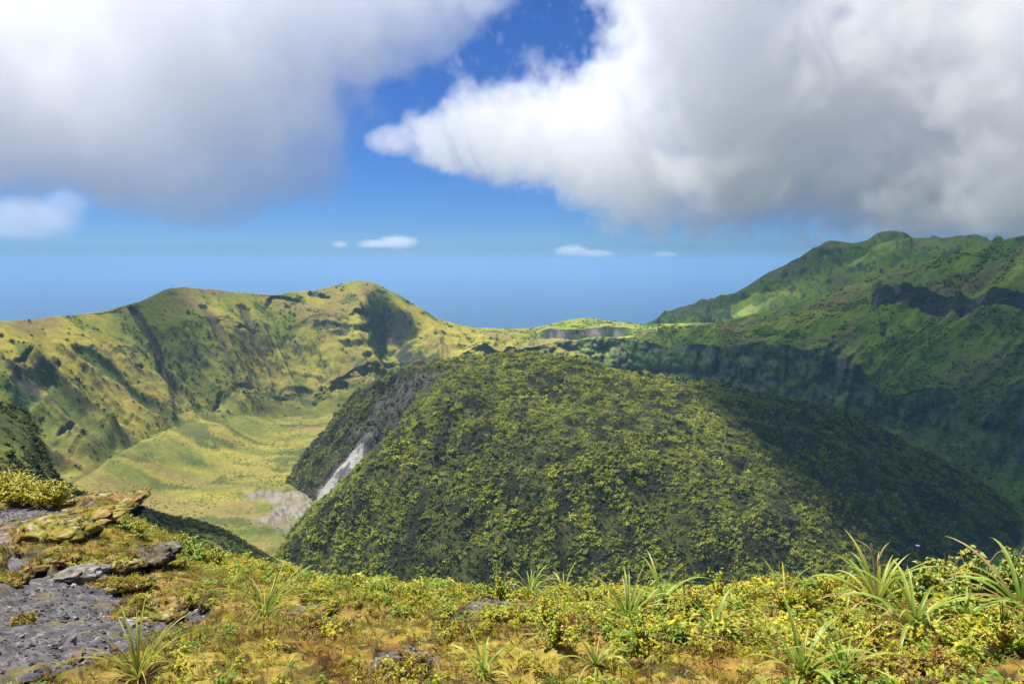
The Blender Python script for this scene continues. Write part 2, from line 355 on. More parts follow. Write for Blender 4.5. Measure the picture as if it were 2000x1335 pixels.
# scrub in the gullies and on the steeper ground, bare rock in the cliffs
rightw_ = sstep(1000, 1300, PX)
hollow = sstep(.0, -.22, gul * .7 + gul2 * .5 + (n2 - .5) * .5)
c = mix(c, gdk, (.28 + .3 * rightw_) * hollow * (WALL > 0))
c = mix(c, np.array([.07, .125, .03]), .75 * sstep(.61, .69, n2 * .75 + n4 * .25))
steep = sstep(.74, .5, NZ + (n2 - .5) * .3)
c = mix(c, mix(np.broadcast_to(rk, COLR.shape), gdk, sstep(.4, .6, n4 * .5 + n2 * .5)), steep)
rkc = mix(np.broadcast_to(np.array([.065, .06, .06]), COLR.shape), np.array([.055, .09, .04]), sstep(.42, .6, n4 * .6 + n2 * .4))
c = mix(c, np.array([.105, .085, .05]), .8 * gmask); c = mix(c, np.array([.06, .13, .03]), .85 * bmask); c = mix(c, rkc, .9 * kmask)
c = mix(c, rkc, .85 * (1 - sstep(30, 70, gd)) * sstep(.1, .3, gt) * (WALL > 0) * sstep(.9, .72, NZ))
# right hand side carries greener, denser cover than the left
rightw = sstep(1050, 1350, PX) * (isn('w0', 'cl1', 'w1', 'cl2', 'w2', 'far', 'back') > 0)
c = mix(c, c * np.array([1.1, 1.5, 1.2]), rightw)
isr = isn('cl1') * hc1[None] * rightw + isn('cl2') * sstep(8, 20, CURVES[14][1] - CURVES[13][1])[None] * sstep(1035, 1065, PX)
c = mix(c, mix(np.broadcast_to(np.array([.10, .13, .10]) * (.5 + fbm(PH * 170, ZZ / 14., 5, 171))[..., None], COLR.shape), np.array([.10, .17, .06]), sstep(.40, .58, n4 * .5 + n2 * .5)), .8 * np.clip(isr, 0, 1))
# crater floor: meadow in streaks
cf = mix(np.broadcast_to(np.array([.285, .255, .05]), COLR.shape), np.array([.165, .18, .04]), sstep(.36, .62, fbm(X / 90, Y / 40, 5, 111)))
cf = mix(cf, np.array([.24, .18, .065]), .7 * sstep(.54, .66, fbm(X / 110, Y / 30, 5, 113)))
cf = mix(cf, np.array([.07, .095, .03]), .8 * sstep(.55, .66, fbm(X / 60, Y / 28, 5, 115)))
wf = sstep(-60, 40, RR - CURVES[10][0][None])
wlow = (1 - sstep(0, 260, RR - CURVES[10][0][None] + 120 * (n1 - .5))) * leftw * (WALL > 0)
c = mix(c, cf, .7 * wlow)
c = np.where((segname == 'floor')[:, None, None], mix(cf, c, wf * .3), c)
c = np.where((segname == 'floor')[:, None, None], mix(c, np.array([.22, .42, .045]) * (.6 + .8 * n2)[..., None], .8 * sstep(1600, 1850, PX)), c)  # right end painted brighter green, standing in for sunlight on the floor
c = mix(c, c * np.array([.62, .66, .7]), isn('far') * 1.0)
rlow = (1 - sstep(10, 75, RR - CURVES[10][0][None] + 50 * (n2 - .5))) * sstep(1450, 1700, PX) * (WALL > 0)
c = mix(c, np.array([.26, .44, .06]) * (.6 + .8 * n2)[..., None], .75 * rlow)  # foot of the right wall lightened by colour in place of light
rbr = sstep(.52, .64, fbm(X / 110, Y / 60, 5, 173)) * rightw * (isn('w0', 'w1', 'w2') > 0)
c = mix(c, np.array([.30, .235, .115]), .6 * rbr)
cgr = sstep(.50, .62, fbm(X / 28, Y / 28 + ZZ / 20., 4, 174)) * isr * (isn('cl1') > 0)
c = mix(c, np.array([.05, .06, .055]) * (.6 + .8 * fbm(PH * 170, ZZ / 30., 4, 176))[..., None], .9 * np.clip(isr, 0, 1) * (isn('cl2') > 0))
c = mix(c, np.array([.17, .29, .08]), .85 * np.clip(cgr, 0, 1)); c = mix(c, np.array([.30, .27, .24]), .5 * np.clip(isr, 0, 1) * sstep(.62, .72, fbm(PH * 90, ZZ / 40., 4, 175)))
# pale fan of rubble below the scar on the dome
fanx, fany = -236., 792.
fd_ = np.minimum(np.hypot((X - fanx) / 40, (Y - fany) / 66), np.hypot((X + 262) / 52, (Y - 842) / 26))
fan = 1 - sstep(.55, 1.0, fd_ + 1.3 * (fbm(X / 16, Y / 26, 5, 117) - .5))
fn_ = fbm(X / 3.1 + .4 * Y / 9, Y / 9, 4, 118)
fcol = mix(np.broadcast_to(np.array([.32, .30, .28]), COLR.shape), np.array([.14, .13, .12]), sstep(.45, .6, fn_)); fcol = mix(fcol, np.array([.38, .31, .24]), .45 * sstep(.5, .65, fbm(X / 20, Y / 35, 3, 119)))
c = mix(c, fcol * .8, .8 * fan * (isn('floor') > 0))
# near slope under the ridge: dense scrub, its colour darkened further to add shade
nsl = (isn('slope', 'slopeback', 'fe') > 0)
c = np.where(nsl[..., None], mix(np.broadcast_to(np.array([.06, .085, .022]), COLR.shape), np.array([.16, .175, .04]), sstep(.42, .62, n2 * .6 + n4 * .4) * .8), c)
COLR[:] = c
# foreground
r4 = fbm(fx * 3.2, fy * 3.2, 5, 121); r5 = fbm(fx * 14, fy * 14, 4, 123); r6 = fbm(fx * 1.1, fy * 1.1, 4, 125); r7 = fbm(fx * 40, fy * 40, 3, 127)
m_och = np.array([.40, .28, .075]); m_yel = np.array([.42, .36, .055]); m_rus = np.array([.32, .13, .045]); m_grn = np.array([.13, .16, .025]); m_drk = np.array([.05, .035, .02])
mc = mix(np.broadcast_to(m_och, fx.shape + (3,)), m_yel, sstep(.40, .62, r4 * .7 + r5 * .3))
mc = mix(mc, m_rus, .8 * sstep(.515, .62, r6 * .55 + r4 * .45))
mc = mix(mc, m_grn, .75 * sstep(.54, .66, fbm(fx * 4.5, fy * 4.5, 5, 129)))
mc = mix(mc, m_drk, .8 * sstep(.56, .65, r5 * .8 + r7 * .2))
a_c = mix(np.broadcast_to(np.array([.115, .108, .108]), fx.shape + (3,)), np.array([.185, .175, .172]), sstep(.35, .65, r5))
a_c = mix(a_c, np.array([.34, .33, .31]), .8 * sstep(.70, .78, r7)); a_c = mix(a_c, np.array([.06, .055, .055]), .85 * sstep(.36, .28, r7))
a_c = mix(a_c, np.array([.21, .17, .055]), .8 * sstep(.60, .70, r4 * .6 + r5 * .4))
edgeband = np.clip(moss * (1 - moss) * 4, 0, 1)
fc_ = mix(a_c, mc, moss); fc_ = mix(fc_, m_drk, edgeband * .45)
COLR[S_] = fc_

# ---------- build the pieces of ground
VID = np.arange(NR * NC).reshape(NR, NC)
V = np.stack([X, Y, ZZ], -1)
def piece(name, r0, r1, mat, c0=0, c1=NC - 1):
    v = V[r0:r1 + 1, c0:c1 + 1].reshape(-1, 3); cc = COLR[r0:r1 + 1, c0:c1 + 1].reshape(-1, 3)
    h, w = r1 - r0 + 1, c1 - c0 + 1
    i = np.arange(h * w).reshape(h, w)
    f = np.stack([i[:-1, :-1], i[:-1, 1:], i[1:, 1:], i[1:, :-1]], -1).reshape(-1, 4)[:, ::-1]
    return np_mesh(name, v, f, mat, cc)
first = lambda n: int(np.where(segname == n)[0][0])
last = lambda n: int(np.where(segname == n)[0][-1]) + 1
csplit = int(np.searchsorted(PXC, 1000))
tag(piece('ridge_ground', 0, last('fe'), M_fore), 'mossy ochre and grey ash ground of the near ridge', kind='structure')
tag(piece('near_slope', last('fe'), last('slopeback'), M_far), 'scrubby shade-darkened slope falling away below the near ridge', kind='structure')
tag(piece('crater_floor', first('floor'), last('floor'), M_far), 'flat yellow-green meadow on the crater floor', kind='structure')
tag(piece('terrain_crater_wall', first('w0'), last('back'), M_far, 0, csplit), 'yellow-green crater wall with rock ledges beyond the meadow', kind='structure')
tag(piece('terrain_crater_wall', first('w0'), last('back'), M_far, csplit, NC - 1), 'shaded green crater wall with dark cliff bands beyond the dome', kind='structure')
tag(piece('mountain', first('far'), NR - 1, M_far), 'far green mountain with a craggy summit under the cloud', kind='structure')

# plain ground under and behind the viewer
bx = []; nb = 40
for i in range(nb + 1):
    a = R(52) + (2 * math.pi - R(104)) * i / nb
    for r_, z_ in ((.3, -1.62), (3, -1.66), (8, -2.1), (30, -9), (300, -120), (3000, -800), (7000, -1150)):
        bx.append((r_ * math.sin(a), r_ * math.cos(a), z_))
bx = np.array(bx); k = 7
i = np.arange((nb + 1) * k).reshape(nb + 1, k)
fa = np.stack([i[:-1, :-1], i[:-1, 1:], i[1:, 1:], i[1:, :-1]], -1).reshape(-1, 4)
tag(np_mesh('ground', bx, fa, M_far, np.tile(np.array([.12, .12, .03]), (len(bx), 1))), 'ground of the ridge behind the viewpoint', kind='structure')

# ------------------------------------------------------------------ lava dome
apx, apy, DOME_H = -94.8, 865., 136.7
bcx, bcy, bra, brb = 144.7, 886., 424.6, 324.
NA, NT = 440, 210
th = np.linspace(0, 2 * np.pi, NA, endpoint=False)
ddx, ddy = np.sin(th), np.cos(th)
qa = (ddx / bra) ** 2 + (ddy / brb) ** 2; qb = (apx - bcx) * ddx / bra ** 2 + (apy - bcy) * ddy / brb ** 2
qc = ((apx - bcx) / bra) ** 2 + ((apy - bcy) / brb) ** 2 - 1
D = (-qb + np.sqrt(qb * qb - qa * qc)) / qa
D = D * (1 + .03 * (fbm(np.cos(th) * 2 + 5, np.sin(th) * 2 + 5, 3, 7) - .5))
gth = lambda deg, w: np.exp(-(((th - R(deg) + np.pi) % (2 * np.pi) - np.pi) / w) ** 2)
D = D * (1 + .30 * gth(-152, .26) + .14 * gth(180, .3))
DT = np.linspace(0, 1.05, NT) ** .8 * 1.05 ** .2
DX = apx + DT[:, None] * D * ddx; DY = apy + DT[:, None] * D * ddy
T2 = np.repeat(DT[:, None], NA, 1)
DZ = FLOOR + DOME_H * (1 - (.01 * T2 ** 1.34 + .99 * T2 ** 2.88))
DZ += 13 * np.exp(-((DX - 33) ** 2 + (DY - 890) ** 2) / 130. ** 2)
def dome_at(px, py):
    """the point of the dome seen at a pixel, nearest surface first"""
    a, b = proj(DX, DY, DZ); d = np.hypot(a - px, b - py); rr = np.hypot(DX, DY)
    k = np.where(d < max(6, d.min() * 1.5), rr, 1e9); k = np.unravel_index(np.argmin(k), k.shape)
    return (float(DX[k]), float(DY[k]))
dlump = ((fbm(DX / 95, DY / 95, 4, 141) - .5) * 30 + (ridged(np.arctan2(DX - apx, DY - apy) * 3.2 + fbm(DX / 60, DY / 60, 3, 142), np.hypot(DX - apx, DY - apy) / 300, 3, 144) - .6) * 14) * sstep(0, .25, T2) * (1 - sstep(.85, 1.05, T2)) + (fbm(DX / 22, DY / 22, 3, 143) - .5) * 6
DZ += dlump
# the ravine between the front lobe and the left lobe, open to the floor
def smin(a_, b_, kk):
    h_ = np.clip(.5 + .5 * (a_ - b_) / kk, 0, 1); return a_ * (1 - h_) + b_ * h_ - kk * h_ * (1 - h_)
wob = lambda sd, q: q * (fbm(DX / 30, DY / 30, 3, sd) - .5)
rav = [(-232., 784.), (-186., 800.), (-150., 826.), (-100., 852.)]
rd, rtt = seg_dist(DX + wob(151, 14), DY + wob(152, 14), rav)
DZ = smin(DZ, np.interp(rtt * 3, np.arange(4), [-276., -262., -220., -138.]) + .9 * np.maximum(rd - 6, 0), 8.)
xf = np.interp(DY + wob(153, 30), [560, 600, 666, 735, 800, 874, 925, 960, 1000], [-60, -150, -228, -232, -218, -268, -318, -430, -900])
DZ = smin(DZ, FLOOR - 6 + .95 * (DX + wob(154, 16) - xf), 10.)
spl = [(-112., 868.), (-150., 852.), (-176., 836.), (-200., 818.), (-226., 802.)]
s2, t2 = seg_dist(DX + 14 * (fbm(DX / 15, DY / 15, 3, 145) - .5), DY + 14 * (fbm(DX / 15, DY / 15, 3, 146) - .5), spl)
scar = (1 - sstep(9, 17, s2 * (1.6 - t2 * .8))) * sstep(.34, .52, t2 + .35 * (fbm(DX / 9, DY / 9, 3, 148) - .5))
bare = 1 - sstep(22, 60, s2)
dn = fbm(DX / 12, DY / 12, 4, 147)
dc = mix(np.broadcast_to(np.array([.028, .031, .018]), DX.shape + (3,)), np.array([.09, .10, .025]), sstep(.4, .65, dn))
dc = mix(dc, np.array([.085, .08, .08]), bare * .8 * sstep(.35, .55, dn))
dc = mix(dc, mix(np.broadcast_to(np.array([.40, .38, .36]), DX.shape + (3,)), np.array([.15, .14, .15]), sstep(.44, .58, fbm(DX / 5, DY / 12, 4, 149))), scar)
dv = np.stack([DX, DY, DZ], -1).reshape(-1, 3)
i = np.arange(NT * NA).reshape(NT, NA); j = np.roll(i, -1, 1)
df = np.stack([i[:-1], i[1:], j[1:], j[:-1]], -1).reshape(-1, 4)
tag(np_mesh('lava_dome', dv, df, M_dome, dc.reshape(-1, 3)), 'rounded scrub-covered lava dome rising from the crater floor', kind='structure')

# ------------------------------------------------------------------ sea
m, nt, b = new_mat('sea_water')
b.inputs['Base Color'].default_value = (.012, .045, .12, 1); b.inputs['Roughness'].default_value = .35; b.inputs['Specular IOR Level'].default_value = .4
SL = 95000.
sea = np_mesh('sea', np.array([(-SL, -9000, -1100.), (SL, -9000, -1100.), (SL, SL, -1100.), (-SL, SL, -1100.)]), np.array([[0, 1, 2, 3]]), m)
tag(sea, 'blue sea fading into haze beyond the crater rim', kind='structure')


# ------------------------------------------------------------------ scatter: many small plants as one body of ground cover
def proto_ob(name, v, f, c, mat):
    me = bpy.data.meshes.new(name)
    me.from_pydata([tuple(p) for p in v], [], [tuple(p) for p in f])
    a = me.color_attributes.new('Col', 'FLOAT_COLOR', 'POINT')
    cc = np.ones((len(v), 4), dtype=np.float32); cc[:, :3] = c; a.data.foreach_set('color', cc.ravel())
    me.materials.append(mat)
    return bpy.data.objects.new(name, me)            # source shape only, never linked
def tint_mat(name, transl=.3, rough=.6, spec=.25):
    m, nt, b = new_mat(name); N = nt.nodes.new; L = nt.links.new
    b.inputs['Roughness'].default_value = rough; b.inputs['Specular IOR Level'].default_value = spec
    a = N('ShaderNodeAttribute'); a.attribute_name = 'Col'
    t = N('ShaderNodeAttribute'); t.attribute_name = 'tint'; t.attribute_type = 'INSTANCER'
    mx = N('ShaderNodeMix'); mx.data_type = 'RGBA'; mx.blend_type = 'MULTIPLY'; mx.inputs['Factor'].default_value = 1
    L(a.outputs['Color'], mx.inputs[6]); L(t.outputs['Color'], mx.inputs[7]); L(mx.outputs[2], b.inputs['Base Color'])
    tr = N('ShaderNodeBsdfTranslucent'); L(mx.outputs[2], tr.inputs[0])
    ms = N('ShaderNodeMixShader'); ms.inputs[0].default_value = transl
    o = nt.nodes['Material Output']; L(b.outputs[0], ms.inputs[1]); L(tr.outputs[0], ms.inputs[2]); L(ms.outputs[0], o.inputs[0])
    return m
def scatter(name, P, scale, tint, protos, label, seed=0, tilt=.25):
    rng = np.random.default_rng(seed); n = len(P)
    me = bpy.data.meshes.new(name); me.vertices.add(n); me.vertices.foreach_set('co', np.ascontiguousarray(P, dtype=np.float32).ravel())
    def attr(k, ty, data, f):
        a = me.attributes.new(k, ty, 'POINT'); a.data.foreach_set(f, np.ascontiguousarray(data, dtype=np.float32 if ty != 'INT' else np.int32).ravel())
    rot = np.stack([rng.normal(0, tilt, n), rng.normal(0, tilt, n), rng.uniform(0, 6.283, n)], -1)
    attr('rot', 'FLOAT_VECTOR', rot, 'vector')
    scale = np.asarray(scale, float)
    if scale.ndim == 1: scale = np.repeat(scale[:, None], 3, 1)
    attr('size', 'FLOAT_VECTOR', scale, 'vector')
    t4 = np.ones((n, 4)); t4[:, :3] = tint; attr('tint', 'FLOAT_COLOR', t4, 'color')
    attr('pick', 'INT', rng.integers(0, len(protos), n), 'value')
    o = bpy.data.objects.new(name, me); col.objects.link(o)
    ng = bpy.data.node_groups.new(name, 'GeometryNodeTree')
    ng.interface.new_socket('Geometry', in_out='INPUT', socket_type='NodeSocketGeometry')
    ng.interface.new_socket('Geometry', in_out='OUTPUT', socket_type='NodeSocketGeometry')
    N = ng.nodes.new; L = ng.links.new
    gi = N('NodeGroupInput'); go = N('NodeGroupOutput'); ip = N('GeometryNodeInstanceOnPoints'); g2 = N('GeometryNodeGeometryToInstance')
    for p in reversed(protos):
        oi = N('GeometryNodeObjectInfo'); oi.inputs['Object'].default_value = p; L(oi.outputs['Geometry'], g2.inputs[0])
    def named(k, ty):
        a = N('GeometryNodeInputNamedAttribute'); a.data_type = ty; a.inputs['Name'].default_value = k; return a.outputs['Attribute']
    L(gi.outputs[0], ip.inputs['Points']); L(g2.outputs[0], ip.inputs['Instance']); ip.inputs['Pick Instance'].default_value = True
    L(named('pick', 'INT'), ip.inputs['Instance Index']); L(named('rot', 'FLOAT_VECTOR'), ip.inputs['Rotation']); L(named('size', 'FLOAT_VECTOR'), ip.inputs['Scale'])
    L(ip.outputs[0], go.inputs[0])
    md = o.modifiers.new('spread', 'NODES'); md.node_group = ng
    return tag(o, label, kind='stuff')

def leaf_geo(rng, base, d, up, ln, wd, droop=.3, fold=.25):
    """a folded, drooping leaf blade of four triangles"""
    d = d / np.linalg.norm(d); s = np.cross(d, up); s /= (np.linalg.norm(s) + 1e-9); n = np.cross(s, d)
    mid = base + d * ln * .5 + n * ln * .06; tip = base + d * ln - np.array([0, 0, 1.]) * ln * droop
    return [base, mid + s * wd * .5 + n * wd * fold, mid, mid - s * wd * .5 + n * wd * fold, tip], [(0, 1, 2), (0, 2, 3), (1, 4, 2), (2, 4, 3)]
def bush_proto(seed, nleaf, ln, wd, h=.8, core=True):
    """unit-sized clump of leaf sprays over a dark core"""
    rng = np.random.default_rng(seed); v, f, c = [], [], []
    lob = [(rng.uniform(-.5, .5), rng.uniform(-.5, .5), rng.uniform(.25, .6)) for _ in range(5)]
    for i in range(nleaf):
        L_ = lob[i % 5]; a = rng.uniform(0, 6.283); e = np.arcsin(rng.uniform(-.1, 1))
        d = np.array([math.cos(a) * math.cos(e), math.sin(a) * math.cos(e), math.sin(e)])
        b = np.array([L_[0], L_[1], L_[2] * h]) + d * rng.uniform(.2, .48) * np.array([1, 1, .8])
        dd = d * .6 + rng.normal(0, .5, 3); dd[2] += .1
        lv, lf = leaf_geo(rng, b, dd, np.array([rng.normal(0, .3), rng.normal(0, .3), 1.]), ln * rng.uniform(.7, 1.3), wd * rng.uniform(.7, 1.3), .25)
        k = len(v); v += lv; f += [tuple(x + k for x in q) for q in lf]
        c += [np.array([1, 1, 1.]) * rng.uniform(.65, 1.25)] * 5
    if core:
        k = len(v); n = 8
        for j, (rr_, zz_) in enumerate(((.62, -.15), (.66, .25), (.4, .6))):
            for i in range(n):
                a = 6.283 * i / n + j * .3; q_ = rng.uniform(.75, 1.15); v.append(np.array([rr_ * q_ * math.cos(a), rr_ * q_ * math.sin(a), zz_ * h])); c.append(np.array([.55, .6, .55]))
        for j in range(2):
            for i in range(n): f.append((k + j * n + i, k + j * n + (i + 1) % n, k + (j + 1) * n + (i + 1) % n, k + (j + 1) * n + i))
        f.append(tuple(k + 2 * n + i for i in range(n)))
    return v, f, np.array(c)
M_bush = tint_mat('scrub_leaf', .22, .7, .15)
P_bush = [proto_ob('bush_shape', *bush_proto(i, 26, .55, .42), M_bush) for i in range(7)]
rng = np.random.default_rng(5)
# dome scrub
def on_grid(gx, gy, gz, n, w, rng):
    """random points on a grid surface, by cell area times weight w"""
    ax = gx[:-1, :-1]; e1 = np.stack([gx[1:, :-1] - ax, gy[1:, :-1] - gy[:-1, :-1], gz[1:, :-1] - gz[:-1, :-1]], -1); e2 = np.stack([gx[:-1, 1:] - ax, gy[:-1, 1:] - gy[:-1, :-1], gz[:-1, 1:] - gz[:-1, :-1]], -1)
    ar = np.linalg.norm(np.cross(e1, e2), axis=-1) * w[:-1, :-1]
    k = rng.choice(ar.size, n, p=(ar / ar.sum()).ravel()); i, j = np.unravel_index(k, ar.shape)
    u, v_ = rng.random(n)[:, None], rng.random(n)[:, None]
    return np.stack([gx[i, j], gy[i, j], gz[i, j]], -1) + e1[i, j] * u + e2[i, j] * v_, i, j
DXc, DYc, DZc = (np.concatenate([a, a[:, :1]], 1) for a in (DX, DY, DZ))
sc_c, ba_c = (np.concatenate([a, a[:, :1]], 1) for a in (scar, bare))
vis = (DYc < 1120) * 1.0 + .15
P, i, j = on_grid(DXc, DYc, DZc, 150000, np.clip(1 - sc_c * 1.3, 0, 1) * (1 - .5 * ba_c) * vis, rng)
big = fbm(P[:, 0] / 45, P[:, 1] / 45, 4, 201); mid = fbm(P[:, 0] / 11, P[:, 1] / 11, 3, 203); rnd = rng.random(len(P))
keep_ = (mid + .25 * (rnd - .5)) > .26; P = P[keep_]; i = i[keep_]; j = j[keep_]; big = big[keep_]; mid = mid[keep_]; rnd = rnd[keep_]
ty = np.array([.50, .52, .06]); tg = np.array([.30, .37, .06]); td = np.array([.055, .075, .035]); tb = np.array([.22, .18, .08])
tn = mix(np.broadcast_to(ty, (len(P), 3)), tg, sstep(.25, .75, rnd * .6 + (big - .25) * .8))
tn = mix(tn, td, .9 * sstep(.50, .40, mid + .2 * (rng.random(len(P)) - .5))); tn = mix(tn, tb, (rng.random(len(P)) < .10) * .8)
lobe = ba_c[i, j] * .8; backl = sstep(-60, -170, P[:, 0]) * sstep(800, 860, P[:, 1])
tn = mix(tn, np.array([.12, .11, .075]), np.clip(np.maximum(lobe, backl * .45) * rng.uniform(.5, 1.2, len(P)), 0, 1))
sz = np.exp(rng.normal(.10, .46, len(P))) * (.7 + .6 * mid)
scatter('scrub', P - np.array([0, 0, .3]), np.stack([sz, sz, sz * rng.uniform(.5, 1.3, len(P))], -1), tn, P_bush, 'dense yellow-green and dark scrub covering the lava dome', 1, .45)
# scrub in the crater walls, on the near slope and the far mountain
wm = (isn('w0', 'cl1', 'w1', 'cl2', 'w2') > 0) * 1.0
wgt = wm * (.03 + .45 * hollow + .5 * sstep(.54, .68, n2) + .3 * steep + 1.2 * rightw * sstep(.45, .6, n2))
P, i, j = on_grid(X, Y, ZZ, 19000, wgt * (np.abs(PH) < R(38)), rng)
tn = mix(np.broadcast_to(np.array([.07, .11, .03]), (len(P), 3)), np.array([.24, .25, .05]), rng.random(len(P)) ** 2)
tn = tn * (1 + .7 * rightw[i, j])[:, None]; sz = np.exp(rng.normal(.35, .45, len(P)))
scatter('scrub', P, np.stack([sz, sz, sz * .6], -1), tn, P_bush, 'scattered dark green bushes in the gullies of the crater walls', 2, .2)
P, i, j = on_grid(X, Y, ZZ, 3500, isn('floor') * sstep(.45, .62, n2) * ((PXC > 100) & (PXC < 720))[None] * (1 - fan), rng)
tn = mix(np.broadcast_to(np.array([.09, .12, .03]), (len(P), 3)), np.array([.26, .25, .05]), rng.random(len(P)))
sz = rng.uniform(.5, 1.5, len(P))
scatter('scrub', P, np.stack([sz, sz, sz * .5], -1), tn, P_bush, 'low bushes dotted over the crater floor meadow', 4, .2)
nm = ((isn('slope', 'slopeback') > 0) & (RR > 120)) * 1.0
P, i, j = on_grid(X, Y, ZZ, 9000, nm * ((PXC > -200) & (PXC < 640))[None] * np.clip(n2 * 2 - .4, .1, 2), rng)
tn = mix(np.broadcast_to(np.array([.05, .075, .022]), (len(P), 3)), np.array([.17, .19, .04]), rng.random(len(P)) ** 2)
sz = rng.uniform(.8, 2.0, len(P))
scatter('scrub', P, np.stack([sz, sz, sz * .6], -1), tn, P_bush, 'dark bushes on the slope just below the ridge', 3, .2)

# ------------------------------------------------------------------ foreground ground cover
GXf, GYf, GZf = X[S_], Y[S_], ZZ[S_]; GPX, GPY = proj(GXf, GYf, GZf)
crest_row = first('fd') - fr0 + 16
def ground_pt(px_, py_):
    d = np.hypot(GPX[:crest_row] - px_, GPY[:crest_row] - py_); k = np.unravel_index(np.argmin(d), d.shape)
    return np.array([GXf[k], GYf[k], GZf[k]])
def tuft_proto(seed, nb, hgt, wd, spread, leafy=False):
    rng = np.random.default_rng(seed); v, f, c = [], [], []
    for i in range(nb):
        a = rng.uniform(0, 6.283); b = np.array([math.cos(a), math.sin(a), 0]) * rng.uniform(0, .3)
        if leafy:
            b = b * 2 + np.array([0, 0, rng.uniform(0, .8)]); d = np.array([math.cos(a), math.sin(a), rng.uniform(-.1, .7)])
            lv, lf = leaf_geo(rng, b, d, np.array([0, 0, 1.]), hgt * rng.uniform(.6, 1.2), wd * rng.uniform(.7, 1.2), .2)
        else:
            d = np.array([math.cos(a) * spread, math.sin(a) * spread, 1.]); lv, lf = leaf_geo(rng, b, d, np.array([math.cos(a + 1.5), math.sin(a + 1.5), .2]), hgt * rng.uniform(.5, 1.3), wd, .22 * spread)
        k = len(v); v += lv; f += [tuple(x + k for x in q) for q in lf]
        s_ = rng.uniform(.7, 1.25); c += [np.array([1, 1, 1.]) * s_ * g for g in (.7, .95, .95, .95, 1.1)]
    return v, f, np.array(c)
M_tuft = tint_mat('tuft_leaf', .35, .5, .3)
P_tuft = [proto_ob('tuft_shape', *tuft_proto(10 + i, 14, 1.0, .07, .7), M_tuft) for i in range(4)]
P_sprig = [proto_ob('sprig_shape', *tuft_proto(20 + i, 26, .55, .3, .7, True), M_tuft) for i in range(4)]
P_lit = [proto_ob('litter_shape', *tuft_proto(30 + i, 9, .9, .10, 2.8), M_tuft) for i in range(3)]
inview = (GPX > -120) & (GPX < 2120) & (GPY < 1420)
rowok = (np.arange(GXf.shape[0]) < crest_row)[:, None]
base_w = inview * rowok * moss
rightz = sstep(850, 1250, GPX); crestz = sstep(1.0, .0, (GPY - np.interp(GPX, [0, 190, 300, 450, 600, 900, 2000], [985, 978, 1052, 1105, 1135, 1168, 1168])) / 120.)
gn = fbm(GXf * 1.7, GYf * 1.7, 4, 211)
def tint_pick(n, cols, p, rng, var=.25):
    cols = np.array(cols); t = cols[rng.choice(len(cols), n, p=p)]; return t * rng.uniform(1 - var, 1 + var, (n, 1))
yel = (.56, .50, .04); ylg = (.46, .47, .05); grn = (.25, .38, .05); och = (.34, .23, .06); rus = (.26, .11, .035); stra = (.42, .34, .14); brn = (.13, .08, .035)
P, i, j = on_grid(GXf, GYf, GZf, 13000, base_w * (.25 + rightz * 1.3 + .9 * crestz) * sstep(.36, .6, gn), rng)
sz = np.exp(rng.normal(-3.55, .35, len(P))) * (.8 + .45 * rightz[i, j])
scatter('ground_cover', P, sz, tint_pick(len(P), [yel, ylg, grn, och, rus], [.22, .38, .21, .12, .07], rng), P_sprig, 'low leafy yellow-green ground cover on the near ridge', 11, .35)
P, i, j = on_grid(GXf, GYf, GZf, 30000, base_w * (.8 + .3 * rightz), rng)
sz = rng.uniform(.018, .05, len(P))
scatter('grass', P, sz, tint_pick(len(P), [yel, och, stra, rus, ylg, brn], [.2, .3, .22, .14, .08, .06], rng), P_tuft, 'short ochre grass and moss on the near ridge', 12, .5)
cz = sstep(.45, .9, crestz) * (.55 + .6 * sstep(.4, .6, gn))
P, i, j = on_grid(GXf, GYf, GZf, 2300, base_w * cz * sstep(250, 420, GPX), rng)
sz = np.exp(rng.normal(-2.95, .28, len(P)))
scatter('ground_cover', P, sz, tint_pick(len(P), [yel, ylg, grn, (.38, .48, .06)], [.25, .35, .2, .2], rng), P_sprig + P_tuft, 'bright leafy fringe of plants along the crest of the ridge', 17, .3)
P, i, j = on_grid(GXf, GYf, GZf, 2600, base_w * (.15 + rightz), rng)
scatter('litter', P, rng.uniform(.03, .08, len(P)), tint_pick(len(P), [stra, brn, rus, och], [.3, .3, .2, .2], rng), P_lit, 'dry straw and dead leaves among the ridge plants', 13, .5)
P, i, j = on_grid(GXf, GYf, GZf, 500, inview * rowok * (1 - moss) * sstep(.5, .62, gn), rng)
scatter('grass', P, rng.uniform(.02, .05, len(P)), tint_pick(len(P), [yel, och, ylg], [.4, .3, .3], rng), P_tuft, 'sparse yellow tufts on the grey ash slope', 14, .4)

# loose stones on the ash
def stone_proto(seed):
    rg = np.random.default_rng(seed); v = []
    for j in range(3):
        for q in range(6):
            a = 6.283 * q / 6 + j * .5; r_ = (.6, 1., .55)[j] * rg.uniform(.7, 1.2); v.append(np.array([math.cos(a) * r_, math.sin(a) * r_, (-.3, .15, .6)[j] * rg.uniform(.8, 1.2)]))
    f = [(j * 6 + q, j * 6 + (q + 1) % 6, j * 6 + 6 + (q + 1) % 6, j * 6 + 6 + q) for j in range(2) for q in range(6)] + [tuple(range(12, 18))]
    return v, f, np.ones((18, 3)) * rg.uniform(.8, 1.2)
M_stone = tint_mat('loose_stone', 0., .9, .1)
P_stone = [proto_ob('stone_shape', *stone_proto(i), M_stone) for i in range(5)]
P, i, j = on_grid(GXf, GYf, GZf, 14000, inview * rowok * (1 - moss) * (.15 + sstep(.4, .65, fbm(GXf * 2.5, GYf * 2.5, 3, 215))), rng)
